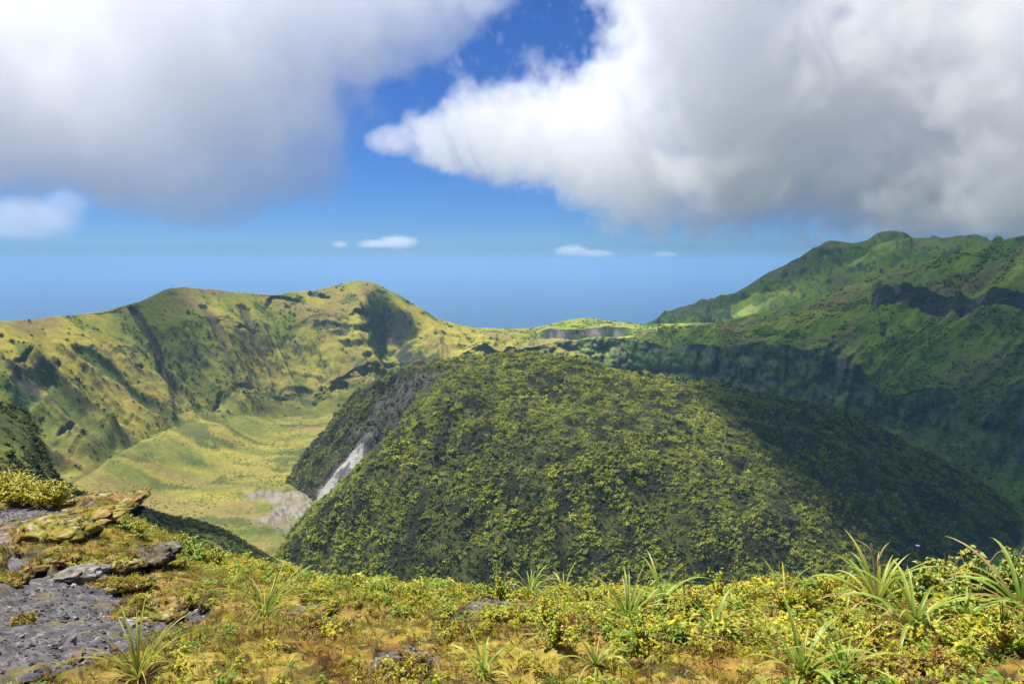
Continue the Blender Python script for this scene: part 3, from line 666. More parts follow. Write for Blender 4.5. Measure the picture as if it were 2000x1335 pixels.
scatter('gravel', P, np.exp(rng.normal(-4.85, .5, len(P))), tint_pick(len(P), [(.17, .16, .16), (.10, .09, .09), (.34, .32, .30), (.18, .13, .09)], [.45, .3, .15, .1], rng), P_stone, 'loose grey gravel on the ash slope', 16, .4)

# ------------------------------------------------------------------ single plants
def empty(name, loc, rz=0., s=1.):
    o = bpy.data.objects.new(name, None); col.objects.link(o); o.location = tuple(float(x) for x in loc); o.rotation_euler = (0, 0, rz); o.scale = (s, s, s); o.empty_display_size = .05
    return o
def strap_mesh(name, ln, wd, elev, bend, c0, c1, seed):
    """a long folded strap leaf rising at elev and arching over by bend (radians along its length)"""
    rng = np.random.default_rng(seed); n = 9; v, c = [], []
    p = np.zeros(3); a = elev; tw = rng.normal(0, .25)
    for i in range(n + 1):
        t = i / n; w = wd * (0.55 + 1.1 * t - 1.65 * t ** 2.4) if t < 1 else .0006
        w = max(w, .0006); s_ = np.array([-math.sin(tw * t) * math.sin(a), math.cos(tw * t), math.sin(tw * t)])
        nrm = np.array([-math.sin(a), 0, math.cos(a)])
        cc = np.array(c0) * (1 - t) + np.array(c1) * t; cc = cc * rng.uniform(.9, 1.1)
        for q, k in ((1, 1.), (0, .85), (-1, 1.)):
            v.append(p + s_ * q * w * .5 + nrm * abs(q) * w * .22); c.append(cc * k)
        p = p + np.array([math.cos(a), 0, math.sin(a)]) * ln / n; a -= bend / n * (.4 + 1.3 * t)
    f = []
    for i in range(n):
        for q in range(2): f.append((3 * i + q, 3 * i + q + 1, 3 * i + q + 4, 3 * i + q + 3))
    me = bpy.data.meshes.new(name); me.from_pydata([tuple(x) for x in v], [], f)
    a_ = me.color_attributes.new('Col', 'FLOAT_COLOR', 'POINT'); cc = np.ones((len(v), 4), dtype=np.float32); cc[:, :3] = np.array(c); a_.data.foreach_set('color', cc.ravel())
    me.polygons.foreach_set('use_smooth', np.ones(len(f), dtype=bool)); me.materials.append(M_leaf)
    return me
LG, LY, LD = [], [], []
for k in range(6):
    rr_ = random.Random(k)
    LG.append(strap_mesh('leaf', 1, .075, 1.25 - .1 * k, .9 + .38 * k, (.22, .38, .04), (.46, .52, .10), k))
    LY.append(strap_mesh('leaf', 1, .06, 1.15 - .12 * k, 1.0 + .38 * k, (.34, .42, .05), (.60, .54, .10), 20 + k))
    LD.append(strap_mesh('leaf', 1, .045, .75 - .14 * k, 1.2 + .3 * k, (.42, .28, .10), (.55, .40, .18), 40 + k))
def tube(name, pts, rad, color, parent=None, mat=None):
    pts = [np.array(p, float) for p in pts]; v, f = [], []
    for i, p in enumerate(pts):
        d = pts[min(i + 1, len(pts) - 1)] - pts[max(i - 1, 0)]; d /= np.linalg.norm(d) + 1e-9
        s_ = np.cross(d, (0.3, .9, .1)); s_ /= np.linalg.norm(s_); n_ = np.cross(s_, d); r_ = rad * (1 - .55 * i / (len(pts) - 1))
        for k in range(5): a = 6.283 * k / 5; v.append(p + (s_ * math.cos(a) + n_ * math.sin(a)) * r_)
    for i in range(len(pts) - 1):
        for k in range(5): f.append((5 * i + k, 5 * i + (k + 1) % 5, 5 * i + 5 + (k + 1) % 5, 5 * i + 5 + k))
    return np_mesh(name, np.array(v), np.array(f), mat or M_leaf, np.tile(np.array(color), (len(v), 1)), True, parent)
def rosette(px_, py_, size, n, label, kinds=(.6, .3, .1), seed=0, upright=0., thin=1., group='strap-leaved rosette plants', lean=0.):
    rg = random.Random(seed * 7 + 3); p = ground_pt(px_, py_)
    e = empty('rosette_plant', p - np.array([0, 0, .01]), rg.uniform(0, 6.28)); e.rotation_euler = (rg.uniform(-.1, .1), lean, 0)
    tag(e, label, 'plant', group)
    for i in range(n):
        kd = rg.random(); L_ = LG if kd < kinds[0] else LY if kd < kinds[0] + kinds[1] else LD
        t = i / n; idx = min(5, max(0, int((1 - t) * 6 * (1 - upright) + rg.uniform(-.8, .8))))
        o = bpy.data.objects.new('leaf', L_[idx]); col.objects.link(o); o.parent = e
        s_ = size * rg.uniform(.7, 1.1); o.scale = (s_, s_ * rg.uniform(.8, 1.2) * thin, s_); o.rotation_euler = (0, rg.uniform(-.12, .12), i * 2.4 + rg.uniform(-.3, .3)); o.location = (0, 0, .012 * t)
    return e
ros = [(1712, 1190, .36, 24, 'largest pale-stalked rosette plant standing on the crest beside the leafy green shrub', .15), (1787, 1232, .30, 20, 'green rosette plant with arching leaves in front of the pale-stalked one', .0),
       (1992, 1195, .36, 22, 'long-leaved rosette plant cut by the right edge of the picture', .0), (1226, 1222, .27, 26, 'dense fan-shaped tuft of pale green blades in the middle of the crest plants', .35),
       (1292, 1185, .27, 16, 'yellow-green rosette just behind the dense fan-shaped tuft', .1), (1035, 1165, .26, 18, 'arching bright tuft at the end of the rocky hump', .1), (1102, 1165, .22, 14, 'grey-green rosette next to the arching bright tuft', .25),
       (1393, 1240, .20, 14, 'small blue-green rosette over a dark hollow below the yellow shrubs', .1), (1648, 1322, .20, 18, 'rosette at the bottom edge with fine radiating leaves', .1), (1565, 1325, .24, 16, 'bright green rosette at the bottom edge, paler of the two there', .25),
       (1650, 1212, .17, 12, 'small upright rosette between yellow shrub and pale-stalked rosette', .3), (942, 1318, .17, 12, 'little green rosette at the bottom below the rocky hump', .1), (1163, 1300, .17, 12, 'small dark green rosette low in front of the dense fan-shaped tuft', .1),
       (1532, 1180, .24, 12, 'thin rosette with one tall upright leaf on the crest', .2), (510, 1205, .30, 22, 'leaning tuft of long dry grass on the ochre moss', .4), (268, 1322, .22, 20, 'yellow grass tuft at the foot of the grey ash slope', .4),
       (1885, 1215, .20, 12, 'shaded rosette tucked under the leafy green shrub', .1), (1490, 1250, .13, 10, 'tiny rosette in the brown litter of the ridge', .2)]
for k, (a_, b_, s_, n_, lab, up_) in enumerate(ros):
    dry = k in (14, 15)
    thin = .45 if dry else {3: .6, 5: .7, 6: .8, 8: .7, 13: .7}.get(k, .9)
    e = rosette(a_, b_, s_ * 1.12, int(n_ * 1.35 * (1.6 if thin < .65 else 1)), lab, (.1, .6, .3) if dry else (.50, .33, .17), k, up_, thin, lean=.35 if k == 14 else 0.)
    if k == 0:
        tube('stalk', [(0, 0, 0), (-.005, 0, .12), (-.02, .0, .24), (-.045, 0, .34)], .012, (.42, .36, .24), e)
        for q in range(5):
            o = bpy.data.objects.new('leaf', LD[q % 3]); col.objects.link(o); o.parent = e; o.location = (-.012, 0, .16 + .02 * q); o.scale = (.15, .2, .17); o.rotation_euler = (0, -.5, q * 1.9 + 1)
def shrub_meshes(seed, nst, h, rad, ln, wd, cols, per):
    rg = np.random.default_rng(seed); v, f, c = [], [], []; sv, sf = [], []
    for s_ in range(nst):
        a = rg.uniform(0, 6.283); out = rg.uniform(.1, 1.0); hh = h * rg.uniform(.6, 1.1) * (1.1 - .4 * out)
        pts = [np.array([math.cos(a) * rad * out * t ** 1.2, math.sin(a) * rad * out * t ** 1.2, hh * t ** .85]) for t in np.linspace(0, 1, 6)]
        k = len(sv)
        for p in pts: sv += [p + np.array([.0022, 0, 0]), p + np.array([-.0011, .002, 0]), p + np.array([-.0011, -.002, 0])]
        for q in range(5):
            for w_ in range(3): sf.append((k + 3 * q + w_, k + 3 * q + (w_ + 1) % 3, k + 3 * q + 3 + (w_ + 1) % 3, k + 3 * q + 3 + w_))
        cb = np.array(cols[rg.integers(0, len(cols))])
        for q in range(per):
            t = .18 + .82 * q / per; x = t * 5; i0 = min(4, int(x)); b = pts[i0] + (pts[i0 + 1] - pts[i0]) * (x - i0)
            aa = rg.uniform(0, 6.283); d = np.array([math.cos(aa), math.sin(aa), rg.uniform(.0, .7)])
            lv, lf = leaf_geo(rg, b, d, np.array([rg.normal(0, .3), rg.normal(0, .3), 1.]), ln * rg.uniform(.6, 1.2) * (1.15 - .5 * t), wd * rg.uniform(.7, 1.2), rg.uniform(.05, .4))
            k = len(v); v += lv; f += [tuple(z_ + k for z_ in y_) for y_ in lf]; c += [cb * rg.uniform(.7, 1.25)] * 5
    out = []
    for nm, vv, ff, cc in (('foliage', v, f, np.array(c)), ('stem', sv, sf, np.tile(np.array([.16, .10, .04]), (len(sv), 1)))):
        me = bpy.data.meshes.new(nm); me.from_pydata([tuple(x) for x in vv], [], ff); a_ = me.color_attributes.new('Col', 'FLOAT_COLOR', 'POINT')
        c4 = np.ones((len(vv), 4), dtype=np.float32); c4[:, :3] = cc; a_.data.foreach_set('color', c4.ravel()); me.materials.append(M_leaf); out.append(me)
    return out
KY = [shrub_meshes(60 + k, 16, .20, .13, .032, .016, [(.54, .56, .05), (.62, .54, .045), (.44, .54, .05), (.54, .40, .05)], 26) for k in range(4)]
KG = [shrub_meshes(70 + k, 18, .22, .17, .045, .018, [(.34, .46, .08), (.44, .50, .09), (.24, .40, .10), (.52, .50, .07)], 22) for k in range(3)]
KF = [shrub_meshes(90 + k, 34, .22, .16, .05, .010, [(.62, .58, .05), (.66, .56, .05), (.54, .56, .06)], 22) for k in range(2)]
KL = [shrub_meshes(80 + k, 14, .12, .13, .026, .016, [(.44, .50, .05), (.54, .51, .04), (.30, .46, .05)], 20) for k in range(3)]
def shrub(kind, px_, py_, s_, label, group, seed):
    rg = random.Random(seed); p = ground_pt(px_, py_); e = empty('shrub', p - np.array([0, 0, .015]), rg.uniform(0, 6.28), s_)
    tag(e, label, 'shrub', group)
    for me in kind[rg.randrange(len(kind))]:
        o = bpy.data.objects.new(me.name.split('.')[0], me); col.objects.link(o); o.parent = e
    return e
YG = 'yellow-leaved shrubs on the crest'; GG = 'green-leaved shrubs at the end of the crest'; LGp = 'low herbs along the crest'
sh = [(KY, 1405, 1185, 1.05, 'tallest yellow shrub on the crest, below the two thin upright stems', YG), (KY, 1612, 1190, 1.0, 'rounded golden shrub on the crest to the left of the pale-stalked rosette', YG),
      (KY, 1062, 1225, .85, 'bright yellow shrub right beside the rocky hump', YG), (KY, 1085, 1262, .8, 'lowest of the bright yellow shrubs by the rocky hump', YG), (KY, 1450, 1190, .85, 'yellow shrub against the tallest one, on its right', YG),
      (KY, 1360, 1200, .8, 'yellow-orange shrub on the left flank of the tallest yellow shrub', YG), (KY, 1335, 1215, .7, 'small orange-tinted shrub behind the dense fan-shaped tuft', YG), (KY, 1250, 1265, .75, 'yellow herb clump at the foot of the dense fan-shaped tuft', YG),
      (KY, 1530, 1205, .85, 'yellow-green shrub under the thin rosette with the tall leaf', YG), (KY, 1570, 1195, .8, 'yellow shrub leaning on the rounded golden one', YG), (KY, 1655, 1235, .7, 'loose yellow sprigs in front of the small upright rosette', YG),
      (KY, 1150, 1195, .85, 'yellow shrub between grey-green rosette and dense fan-shaped tuft', YG), (KY, 1190, 1180, .75, 'small crest shrub touching the dense fan-shaped tuft', YG), (KY, 1700, 1275, .8, 'low golden mat-like shrub below the arching rosette', YG),
      (KY, 1960, 1275, .8, 'golden sprigs low at the right edge of the picture', YG), (KY, 1580, 1275, .7, 'golden sprigs above the bright green bottom rosette', YG),
      (KG, 1800, 1185, 1.1, 'leafy green shrub touching the pale-stalked rosette', GG), (KG, 1850, 1180, 1.15, 'thick leafy green shrub under the first curled stem', GG), (KG, 1905, 1182, 1.2, 'tallest leafy green shrub, under the arched stems', GG),
      (KG, 1955, 1180, 1.15, 'leafy green shrub next to the right-edge rosette', GG), (KG, 1765, 1170, .8, 'small green shrub behind the pale-stalked rosette', GG), (KG, 1870, 1215, .9, 'shaded lower leafy shrub above the dark hollow', GG), (KG, 1990, 1170, 1.1, 'leafy shrub at the right edge behind the long-leaved rosette', GG),
      (KL, 545, 1128, 1.2, 'green herb clump where the ridge meets the dome foot', LGp), (KL, 600, 1140, 1.0, 'herb clump just right of the dome foot', LGp), (KL, 655, 1150, 1.0, 'pale green herb clump on the bare ochre crest', LGp), (KL, 700, 1155, 1.15, 'taller herb clump with pointed leaves on the ochre crest', LGp),
      (KL, 760, 1165, 1.0, 'yellowish herb clump in the dip of the crest', LGp), (KL, 820, 1170, .9, 'low herb clump left of the leafy green one', LGp), (KL, 880, 1172, .95, 'blue-green herb clump in the lowest part of the crest', LGp), (KL, 930, 1170, 1.2, 'leafy green herb clump on the crest behind the rocky hump', LGp), (KL, 975, 1170, 1.25, 'bright green herb clump beside the arching tuft', LGp),
      (KL, 300, 1062, 1.5, 'leafy clump on the shoulder of the rocky knoll', LGp), (KL, 350, 1080, 1.7, 'tall rounded yellow-green bush on the shoulder of the knoll', LGp), (KL, 385, 1092, 1.7, 'rounded green bush below the knoll, on the skyline of the ridge', LGp), (KL, 425, 1104, 1.4, 'small yellow-green bush at the low end of the knoll', LGp), (KL, 250, 1075, 1.3, 'green leafy patch in the rocks of the knoll', LGp), (KL, 245, 1035, 1.4, 'yellow-green patch of plants behind the knoll top', LGp), (KL, 275, 1050, 1.5, 'yellow bush on the steep edge behind the knoll', LGp)]
for k, a_ in enumerate(sh): shrub(*a_, 300 + k)
# yellow grass bank beyond the grey slab
yg = 'yellow grass clumps at the far end of the ridge'
labs = ['yellow grass clump at the left edge beyond the grey slab', 'tall yellow grass clump second from the left edge', 'yellow grass clump in the middle of the far bank', 'sloping yellow grass clump where the far bank drops', 'last low yellow grass clump before the knoll']
for k, (a_, b_) in enumerate(((5, 985), (35, 986), (62, 987), (88, 988), (110, 988))): shrub(KF, a_, b_ + 4, 2.5 - .2 * k, labs[k], yg, 700 + k)
# thin stems
stg = 'bare curled stems standing up from the crest plants'
def stem(px_, py_, pts, label, rad=.004, color=(.36, .25, .10)):
    p = ground_pt(px_, py_); e = empty('plant_stem', p); tag(e, label, 'stem', stg)
    s_ = p[1] / F
    tube('stalk', [(dx * s_, 0.0, -dy * s_) for dx, dy in pts], rad, color, e); return e
stem(1338, 1180, [(0, 0), (-3, -40), (-6, -95)], 'straight tan stem left of the tallest yellow shrub', .006)
stem(1466, 1180, [(0, 0), (1, -50), (0, -110)], 'straight thin stem right of the tallest yellow shrub')
stem(1440, 1180, [(0, 0), (18, -30), (30, -60)], 'slanting reddish stem beside the tallest yellow shrub', .004, (.36, .16, .06))
stem(1860, 1180, [(0, 0), (-4, -80), (12, -105), (32, -118), (48, -116)], 'curled stem hooking over the thick leafy shrub')
stem(1920, 1180, [(0, 0), (6, -85), (20, -108), (36, -118), (50, -116), (54, -95)], 'arched stem bending back down beside the right edge')
stem(1958, 1180, [(0, 0), (10, -60), (28, -105), (44, -140)], 'long slanting stem at the right edge', .005)
stem(1800, 1180, [(0, 0), (2, -70), (-4, -100), (-10, -118)], 'thin dark stem behind the pale-stalked rosette', .004, (.16, .13, .06))
stem(1840, 1180, [(0, 0), (2, -85), (-4, -112)], 'short pointed seed stem left of the curled one', .006, (.30, .24, .07))
stem(1905, 1180, [(0, 0), (-6, -85), (-12, -108)], 'short brown stem among the leafy green shrubs', .004)
for px_, py_, dx, dy, lab in ((1800, 1180, -14, -122, 'single pale violet flower on a thin stem behind the pale-stalked rosette'), (1998, 1180, -2, -100, 'violet flower at the right edge of the picture')):
    p = ground_pt(px_, py_); s_ = p[1] / F; e = empty('flower', p); tag(e, lab, 'flower', 'violet flowers')
    tube('stalk', [(dx * .2 * s_, .01, 0), (dx * .6 * s_, .01, -dy * .6 * s_), (dx * s_, .01, -dy * s_)], .0018, (.20, .22, .06), e)
    rg = np.random.default_rng(9); v, f = [], []
    for q in range(7):
        a = q * .9; lv, lf = leaf_geo(rg, np.array([0, 0, .0]), np.array([math.cos(a), math.sin(a), .5]), np.array([0, 0, 1.]), .014, .009, .1); k = len(v); v += lv; f += [tuple(z_ + k for z_ in y_) for y_ in lf]
    o = np_mesh('petals', np.array(v) + np.array([dx * s_, .01, -dy * s_]), np.array(f), M_leaf, np.tile(np.array([.42, .34, .62]), (len(v), 1)), False, e)

# ------------------------------------------------------------------ rocks on the ridge
rock_tops = []
def rock(px_, py_, sx_, sy_, sz_, label, cbase, cmoss, mossy, seed, sink=.35, group='rocks on the ridge', tilt=-.16):
    nu, nv = 84, 46; u = np.linspace(0, 2 * np.pi, nu, endpoint=False); w_ = np.linspace(-np.pi / 2, np.pi / 2, nv)
    U, W = np.meshgrid(u, w_); x = np.cos(W) * np.cos(U); y = np.cos(W) * np.sin(U); z = np.sin(W)
    box = lambda q, e: np.sign(q) * np.abs(q) ** e
    x0, y0, z0 = x, y, z
    x, y, z = box(x, .75), box(y, .75), box(z, .6)
    k = .9 * (fbm(x0 * 1.4 + seed * 3.1, y0 * 1.4 + z0 * .6 + 9, 4, seed) - .5)           # outline
    lay = fbm(z0 * 3.5 + seed, x0 * .8 + y0 * .8, 3, seed + 3); k = k + .45 * (np.round(lay * 5) / 5 - .5)   # crumbling layers
    k = k + .35 * (ridged(x0 * 5 + z0 * 4 + seed, y0 * 5 - z0 * 4, 4, seed + 5) - .6)
    r_ = 1 + k
    x, y = x * r_, y * r_; z = z * (1 + .6 * (fbm(x0 * 2.2 + seed, y0 * 2.2, 4, seed + 7) - .5) * 2)
    z = z + .22 * (fbm(x0 * 6 + seed, y0 * 6, 4, seed + 8) - .5)
    sp = .85 + .3 * sstep(-.1, .5, z)                     # wider at the top: it overhangs
    X_, Y_, Z_ = x * sx_ * sp, y * sy_ * sp, z * sz_
    ct, sn = math.cos(tilt), math.sin(tilt); X_, Z_ = X_ * ct + Z_ * sn, -X_ * sn + Z_ * ct
    V_ = np.stack([X_, Y_, Z_], -1)
    p = ground_pt(px_, py_); V_ = V_ * np.array([1, 1, .75]) + p + np.array([0, 0, sz_ * (.42 - sink)])
    mk = sstep(.15, .5, z + .9 * (fbm(x0 * 4, y0 * 4 + z0, 4, seed + 9) - .5)) * mossy
    nn = fbm(V_[..., 0] * 26, V_[..., 1] * 26 + V_[..., 2] * 20, 4, seed + 11); n2_ = fbm(V_[..., 0] * 7, V_[..., 1] * 7, 4, seed + 12)
    mcol = mix(np.broadcast_to(np.array(cmoss), z.shape + (3,)), np.array([.28, .15, .05]), .6 * sstep(.5, .62, n2_)); mcol = mix(mcol, np.array([.14, .16, .03]), .7 * sstep(.48, .36, n2_)); mcol = mix(mcol, np.array([.40, .37, .30]), .5 * sstep(.62, .7, nn))
    cc = mix(np.broadcast_to(np.array(cbase), z.shape + (3,)) * (.4 + 1.2 * nn)[..., None], mcol * (.45 + 1.1 * nn)[..., None], mk)
    i = np.arange(nu * nv).reshape(nv, nu); j = np.roll(i, -1, 1)
    f = np.stack([i[:-1], j[:-1], j[1:], i[1:]], -1).reshape(-1, 4)
    if mossy > .45: rock_tops.append(V_[(mk > .5) & (z > .25)])
    return tag(np_mesh('rock', V_.reshape(-1, 3), f, M_rock, cc.reshape(-1, 3)), label, 'rock', group)
gry = (.15, .14, .14); drk = (.06, .05, .05); mo = (.30, .24, .045); mr = (.26, .17, .06); pal = (.30, .28, .26)
rock(110, 1062, .30, .30, .22, 'moss-topped block with a black hollow under it beside the grey slab', drk, mo, 1, 1)
rock(60, 1045, .55, .35, .15, 'broken dark edge of the grey slab above the ash slope', drk, gry, 1, 2)
rock(200, 1000, .50, .40, .20, 'orange mossy top of the rocky knoll', drk, mr, 1, 3)
rock(150, 1030, .42, .3, .16, 'long moss-capped ledge below the knoll top', drk, mo, 1, 4)
rock(155, 1130, .16, .12, .08, 'pale flat stone sitting on the ash slope under the ledges', pal, gry, .4, 5)
rock(115, 1110, .16, .14, .10, 'brown lump of rock left of the pale flat stone', drk, mr, 1, 6)
rock(215, 1118, .20, .16, .12, 'yellow mossy lump right of the pale flat stone', drk, mo, 1, 7)
rock(270, 1098, .26, .18, .11, 'dark broken ledge below the green leafy patch of the knoll', drk, gry, .6, 8)
rock(285, 1215, .17, .15, .11, 'low mossy boulder with a black hollow at the end of the ash slope', drk, mo, 1, 9)
rock(335, 1195, .18, .14, .10, 'mossy boulder behind the low one at the end of the ash slope', drk, mr, 1, 10)
rock(45, 1222, .035, .03, .025, 'small orange stone lying alone on the grey ash', (.30, .17, .06), mr, .7, 11)
rock(10, 1150, .12, .10, .07, 'mossy lump at the left edge on the ash slope', drk, mo, 1, 12)
rock(235, 1150, .22, .10, .06, 'narrow moss mat hanging over the ash slope', drk, mo, 1, 13)
rock(975, 1212, .13, .10, .05, 'dark crumbling rocky hump among the moss', (.12, .10, .08), mo, .9, 14, .6)
rock(900, 1240, .12, .08, .03, 'grey lichen-covered rock beside the rocky hump', gry, mo, .8, 15, .6)
rock(770, 1322, .11, .08, .03, 'flat grey rock at the bottom edge below the red-brown moss', (.17, .16, .15), mo, .6, 16, .6)
rock(640, 1248, .09, .06, .05, 'small dark stones breaking through the ochre moss', drk, gry, .6, 17)
rock(592, 1200, .10, .06, .04, 'grey stone showing under the ochre moss near the dry grass tuft', gry, mo, .5, 18)
rock(1800, 1330, .13, .08, .05, 'dark rock at the bottom edge below the arching rosette', drk, mr, .6, 19)
RT = np.concatenate(rock_tops); RT = RT[rng.choice(len(RT), min(2600, len(RT)), replace=False)]
scatter('moss', RT, rng.uniform(.015, .04, len(RT)), tint_pick(len(RT), [yel, och, rus, ylg, stra], [.3, .3, .15, .15, .1], rng), P_tuft + P_sprig, 'moss and tiny grass growing on the ridge rocks', 15, .5)

# ------------------------------------------------------------------ clouds: real bodies of droplets, lit and shading by the sun
def cloud_mat(name, k, aniso=.0):
    m = bpy.data.materials.new(name); m.use_nodes = True; nt = m.node_tree; nt.nodes.clear()
    o = nt.nodes.new('ShaderNodeOutputMaterial'); v = nt.nodes.new('ShaderNodeVolumeScatter')
    a = nt.nodes.new('ShaderNodeAttribute'); a.attribute_name = 'density'
    mu = nt.nodes.new('ShaderNodeMath'); mu.operation = 'MULTIPLY'; mu.inputs[1].default_value = k
    nt.links.new(a.outputs['Fac'], mu.inputs[0]); nt.links.new(mu.outputs[0], v.inputs['Density'])
    v.inputs['Color'].default_value = (1, 1, 1, 1); v.inputs['Anisotropy'].default_value = aniso
    nt.links.new(v.outputs[0], o.inputs['Volume'])
    return m
def cloud(name, blobs, mat, vox, nscale, namp, soft, seed=0, detail=6, rough=.6, pad=1.25, flat=None, fine=0., fscale=1 / 200.):
    """blobs: (x, y, z, rx, ry, rz); the noise eats into and pushes out their joint outline"""
    B = np.array(blobs); lo = (B[:, :3] - B[:, 3:] * pad).min(0); hi = (B[:, :3] + B[:, 3:] * pad).max(0)
    if flat is not None: lo[2] = max(lo[2], flat)
    ng = bpy.data.node_groups.new(name, 'GeometryNodeTree')
    ng.interface.new_socket('Geometry', in_out='OUTPUT', socket_type='NodeSocketGeometry')
    N = ng.nodes.new; Lk = ng.links.new
    def mth(op, a, b=None, c=None, clamp=False):
        n = N('ShaderNodeMath'); n.operation = op; n.use_clamp = clamp
        for i, x in enumerate((a, b, c)):
            if x is None: continue
            if isinstance(x, (int, float)): n.inputs[i].default_value = x
            else: Lk(x, n.inputs[i])
        return n.outputs[0]
    def vm(op, a, b=None):
        n = N('ShaderNodeVectorMath'); n.operation = op
        for i, x in enumerate((a, b)):
            if x is None: continue
            if isinstance(x, tuple): n.inputs[i].default_value = x
            else: Lk(x, n.inputs[i])
        return n.outputs['Value'] if op == 'LENGTH' else n.outputs[0]
    p = N('GeometryNodeInputPosition').outputs[0]
    best = None
    for (cx, cy_, cz, rx, ry, rz) in blobs:
        f = mth('SUBTRACT', 1.0, vm('LENGTH', vm('MULTIPLY', vm('SUBTRACT', p, (cx, cy_, cz)), (1 / rx, 1 / ry, 1 / rz))))
        best = f if best is None else mth('SMOOTH_MAX', best, f, .15)
    no = N('ShaderNodeTexNoise'); no.noise_dimensions = '4D'; no.inputs['W'].default_value = seed / nscale
    Lk(p, no.inputs['Vector']); no.inputs['Scale'].default_value = nscale; no.inputs['Detail'].default_value = detail; no.inputs['Roughness'].default_value = rough
    nz = mth('MULTIPLY', mth('SUBTRACT', no.outputs[0], .5), namp)
    if fine:
        n2_ = N('ShaderNodeTexNoise'); Lk(p, n2_.inputs['Vector']); n2_.inputs['Scale'].default_value = fscale; n2_.inputs['Detail'].default_value = 4; n2_.inputs['Roughness'].default_value = .6
        nz = mth('ADD', nz, mth('MULTIPLY', mth('SUBTRACT', n2_.outputs[0], .5), fine))
    dd = mth('DIVIDE', mth('ADD', best, nz), soft, clamp=True)
    vc = N('GeometryNodeVolumeCube'); Lk(dd, vc.inputs['Density'])
    vc.inputs['Min'].default_value = tuple(lo); vc.inputs['Max'].default_value = tuple(hi)
    for i, k in enumerate(('Resolution X', 'Resolution Y', 'Resolution Z')): vc.inputs[k].default_value = max(6, int((hi[i] - lo[i]) / vox))
    sm = N('GeometryNodeSetMaterial'); sm.inputs['Material'].default_value = mat
    Lk(vc.outputs[0], sm.inputs[0]); go = N('NodeGroupOutput'); Lk(sm.outputs[0], go.inputs[0])
    vd = bpy.data.volumes.new(name); o = bpy.data.objects.new(name, vd); col.objects.link(o); vd.materials.append(mat)
    md = o.modifiers.new('shape', 'NODES'); md.node_group = ng
    return o
def blob(px, py, rx, ry, r, dep):
    x, y, z = (float(v) for v in at(px, py, r)); s = r / F
    return (x, y, z, rx * s, dep, ry * s)
RC = 6200
right_blobs = [blob(1800, 150, 520, 230, RC + 900, 1500), blob(1420, 190, 270, 170, RC, 900), blob(1385, 20, 180, 150, RC, 800), blob(1500, -120, 320, 200, RC + 500, 1200),
               blob(1160, 265, 190, 110, RC - 200, 700), blob(1000, 270, 150, 90, RC - 300, 550), blob(870, 275, 110, 48, RC - 300, 400), blob(775, 277, 70, 30, RC - 300, 300),
               blob(1240, 345, 200, 62, RC - 300, 700), blob(1600, 360, 330, 66, RC + 100, 900), blob(1900, 370, 260, 80, RC + 100, 900), blob(2300, 200, 400, 260, RC + 600, 1500)]
M_cl = cloud_mat('cloud_dense', .0018)
c1 = cloud('cloud', right_blobs, M_cl, 24, 1 / 1200., 3.0, .08, seed=35.9, rough=.58, detail=8, flat=165, fine=1.8, fscale=1 / 230.)
tag(c1, 'huge grey and white cumulus cloud hanging over the far mountain', 'cloud', 'clouds', kind='thing')
LC = 8200
left_blobs = [blob(150, 130, 520, 210, LC + 600, 1500), blob(440, 230, 265, 150, LC, 1000), blob(590, 320, 115, 70, LC - 200, 600), blob(700, 55, 215, 110, LC, 750), blob(835, 50, 95, 92, LC, 550),
              blob(330, 345, 190, 60, LC, 700), blob(40, 310, 260, 60, LC, 800), blob(385, 395, 70, 45, LC - 200, 400), blob(560, -60, 420, 130, LC + 300, 1300), blob(-300, 150, 400, 240, LC + 500, 1500)]
M_cl2 = cloud_mat('cloud_soft', .0011)
c2 = cloud('cloud', left_blobs, M_cl2, 42, 1 / 1300., 2.0, .13, seed=27.7, flat=300, fine=.9, fscale=1 / 380.)
tag(c2, 'wide soft pale lavender cloud bank with a ragged lower edge', 'cloud', 'clouds', kind='thing')
M_cl3 = cloud_mat('cloud_thin', .0009)
small = [([blob(60, 425, 85, 38, 14000, 700), blob(130, 395, 40, 35, 14000, 400), blob(20, 450, 70, 16, 14000, 500)], 90, 1 / 900., 'small ragged pale cloud low beside the left end of the rim'),
         ([blob(775, 473, 42, 14, 45000, 1500), blob(735, 477, 45, 8, 45000, 1200)], 140, 1 / 1500., 'small white cloud low above the highest hump of the rim'),
         ([blob(1115, 490, 34, 11, 45000, 1200), blob(1160, 496, 46, 7, 45000, 1200)], 120, 1 / 1500., 'thin white streak of cloud low above the saddle'),
         ([blob(1300, 497, 24, 6, 45000, 900)], 100, 1 / 1200., 'tiniest white cloud low beside the far mountain slope'),
         ([blob(665, 477, 16, 7, 45000, 700)], 100, 1 / 1200., 'tiny faint cloud low above the long flat rim')]
for bl, vx, ns_, lab in small:
    tag(cloud('cloud', bl, M_cl3, vx, ns_, 1.0, .4, seed=len(lab) * .37), lab, 'cloud', 'clouds', kind='thing')
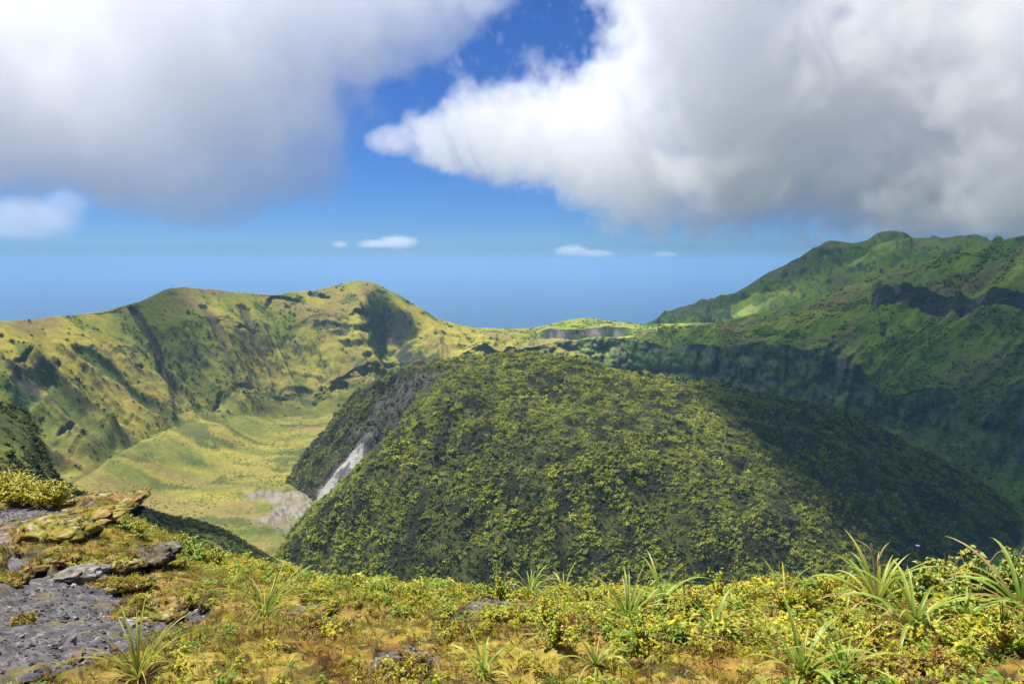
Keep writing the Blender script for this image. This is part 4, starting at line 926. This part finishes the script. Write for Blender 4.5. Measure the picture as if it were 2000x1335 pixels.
# the part of the cloud overhead whose shade lies on the dome and the crater wall
def overhead(gx, gy, gz, rx, ry, H=900., th_=190.):
    k = (H - gz) / sd.z
    return (gx + sd.x * k, gy + sd.y * k, H, rx, ry, th_)
over = [overhead(660, 1380, -200, 500, 330), overhead(1050, 1400, -150, 560, 520), overhead(1250, 2000, -100, 700, 420, 1350., 150.), overhead(1500, 2650, 0, 600, 330, 1450., 150.), overhead(820, 2680, -60, 560, 360, 1550., 190.)]
tag(cloud('cloud', over, cloud_mat('cloud_shade', .0075), 26, 1 / 420., .5, .10, seed=.0136), 'broad cloud overhead that shades the right crater wall', 'cloud', 'clouds', kind='thing')
over1 = [overhead(640, 760, -240, 395, 330, 900., 120.), overhead(600, 1000, -200, 355, 215, 900., 120.)]
tag(cloud('cloud', over1, cloud_mat('cloud_shade_dense', .03), 22, 1 / 300., .35, .08, seed=.0213), 'dense cloud overhead that shades one side of the dome', 'cloud', 'clouds', kind='thing')
over2 = [overhead(-585, 1270, -170, 46, 95), overhead(-230, 340, -110, 120, 120)]
tag(cloud('cloud', over2, cloud_mat('cloud_shade_small', .007), 30, 1 / 300., .5, .3, seed=.0073), 'scattered puffs of cloud overhead that shade the left slope', 'cloud', 'clouds', kind='thing')

# ------------------------------------------------------------------ haze
HX = 98000.
hv = np.array([(x, y, z) for z in (-1152., 152.) for y in (-11000., 98000.) for x in (-HX, HX)])
hf = np.array([[0, 2, 3, 1], [4, 5, 7, 6], [0, 1, 5, 4], [2, 6, 7, 3], [0, 4, 6, 2], [1, 3, 7, 5]])
m = bpy.data.materials.new('haze_air'); m.use_nodes = True; nt = m.node_tree; nt.nodes.clear()
o = nt.nodes.new('ShaderNodeOutputMaterial'); pv = nt.nodes.new('ShaderNodeVolumePrincipled')
pv.inputs['Color'].default_value = (.37, .65, .96, 1); pv.inputs['Density'].default_value = 6.5e-5
nt.links.new(pv.outputs[0], o.inputs['Volume'])
tag(np_mesh('haze', hv, hf, m, smooth=False), 'pale blue haze filling the air over crater and sea', kind='stuff')
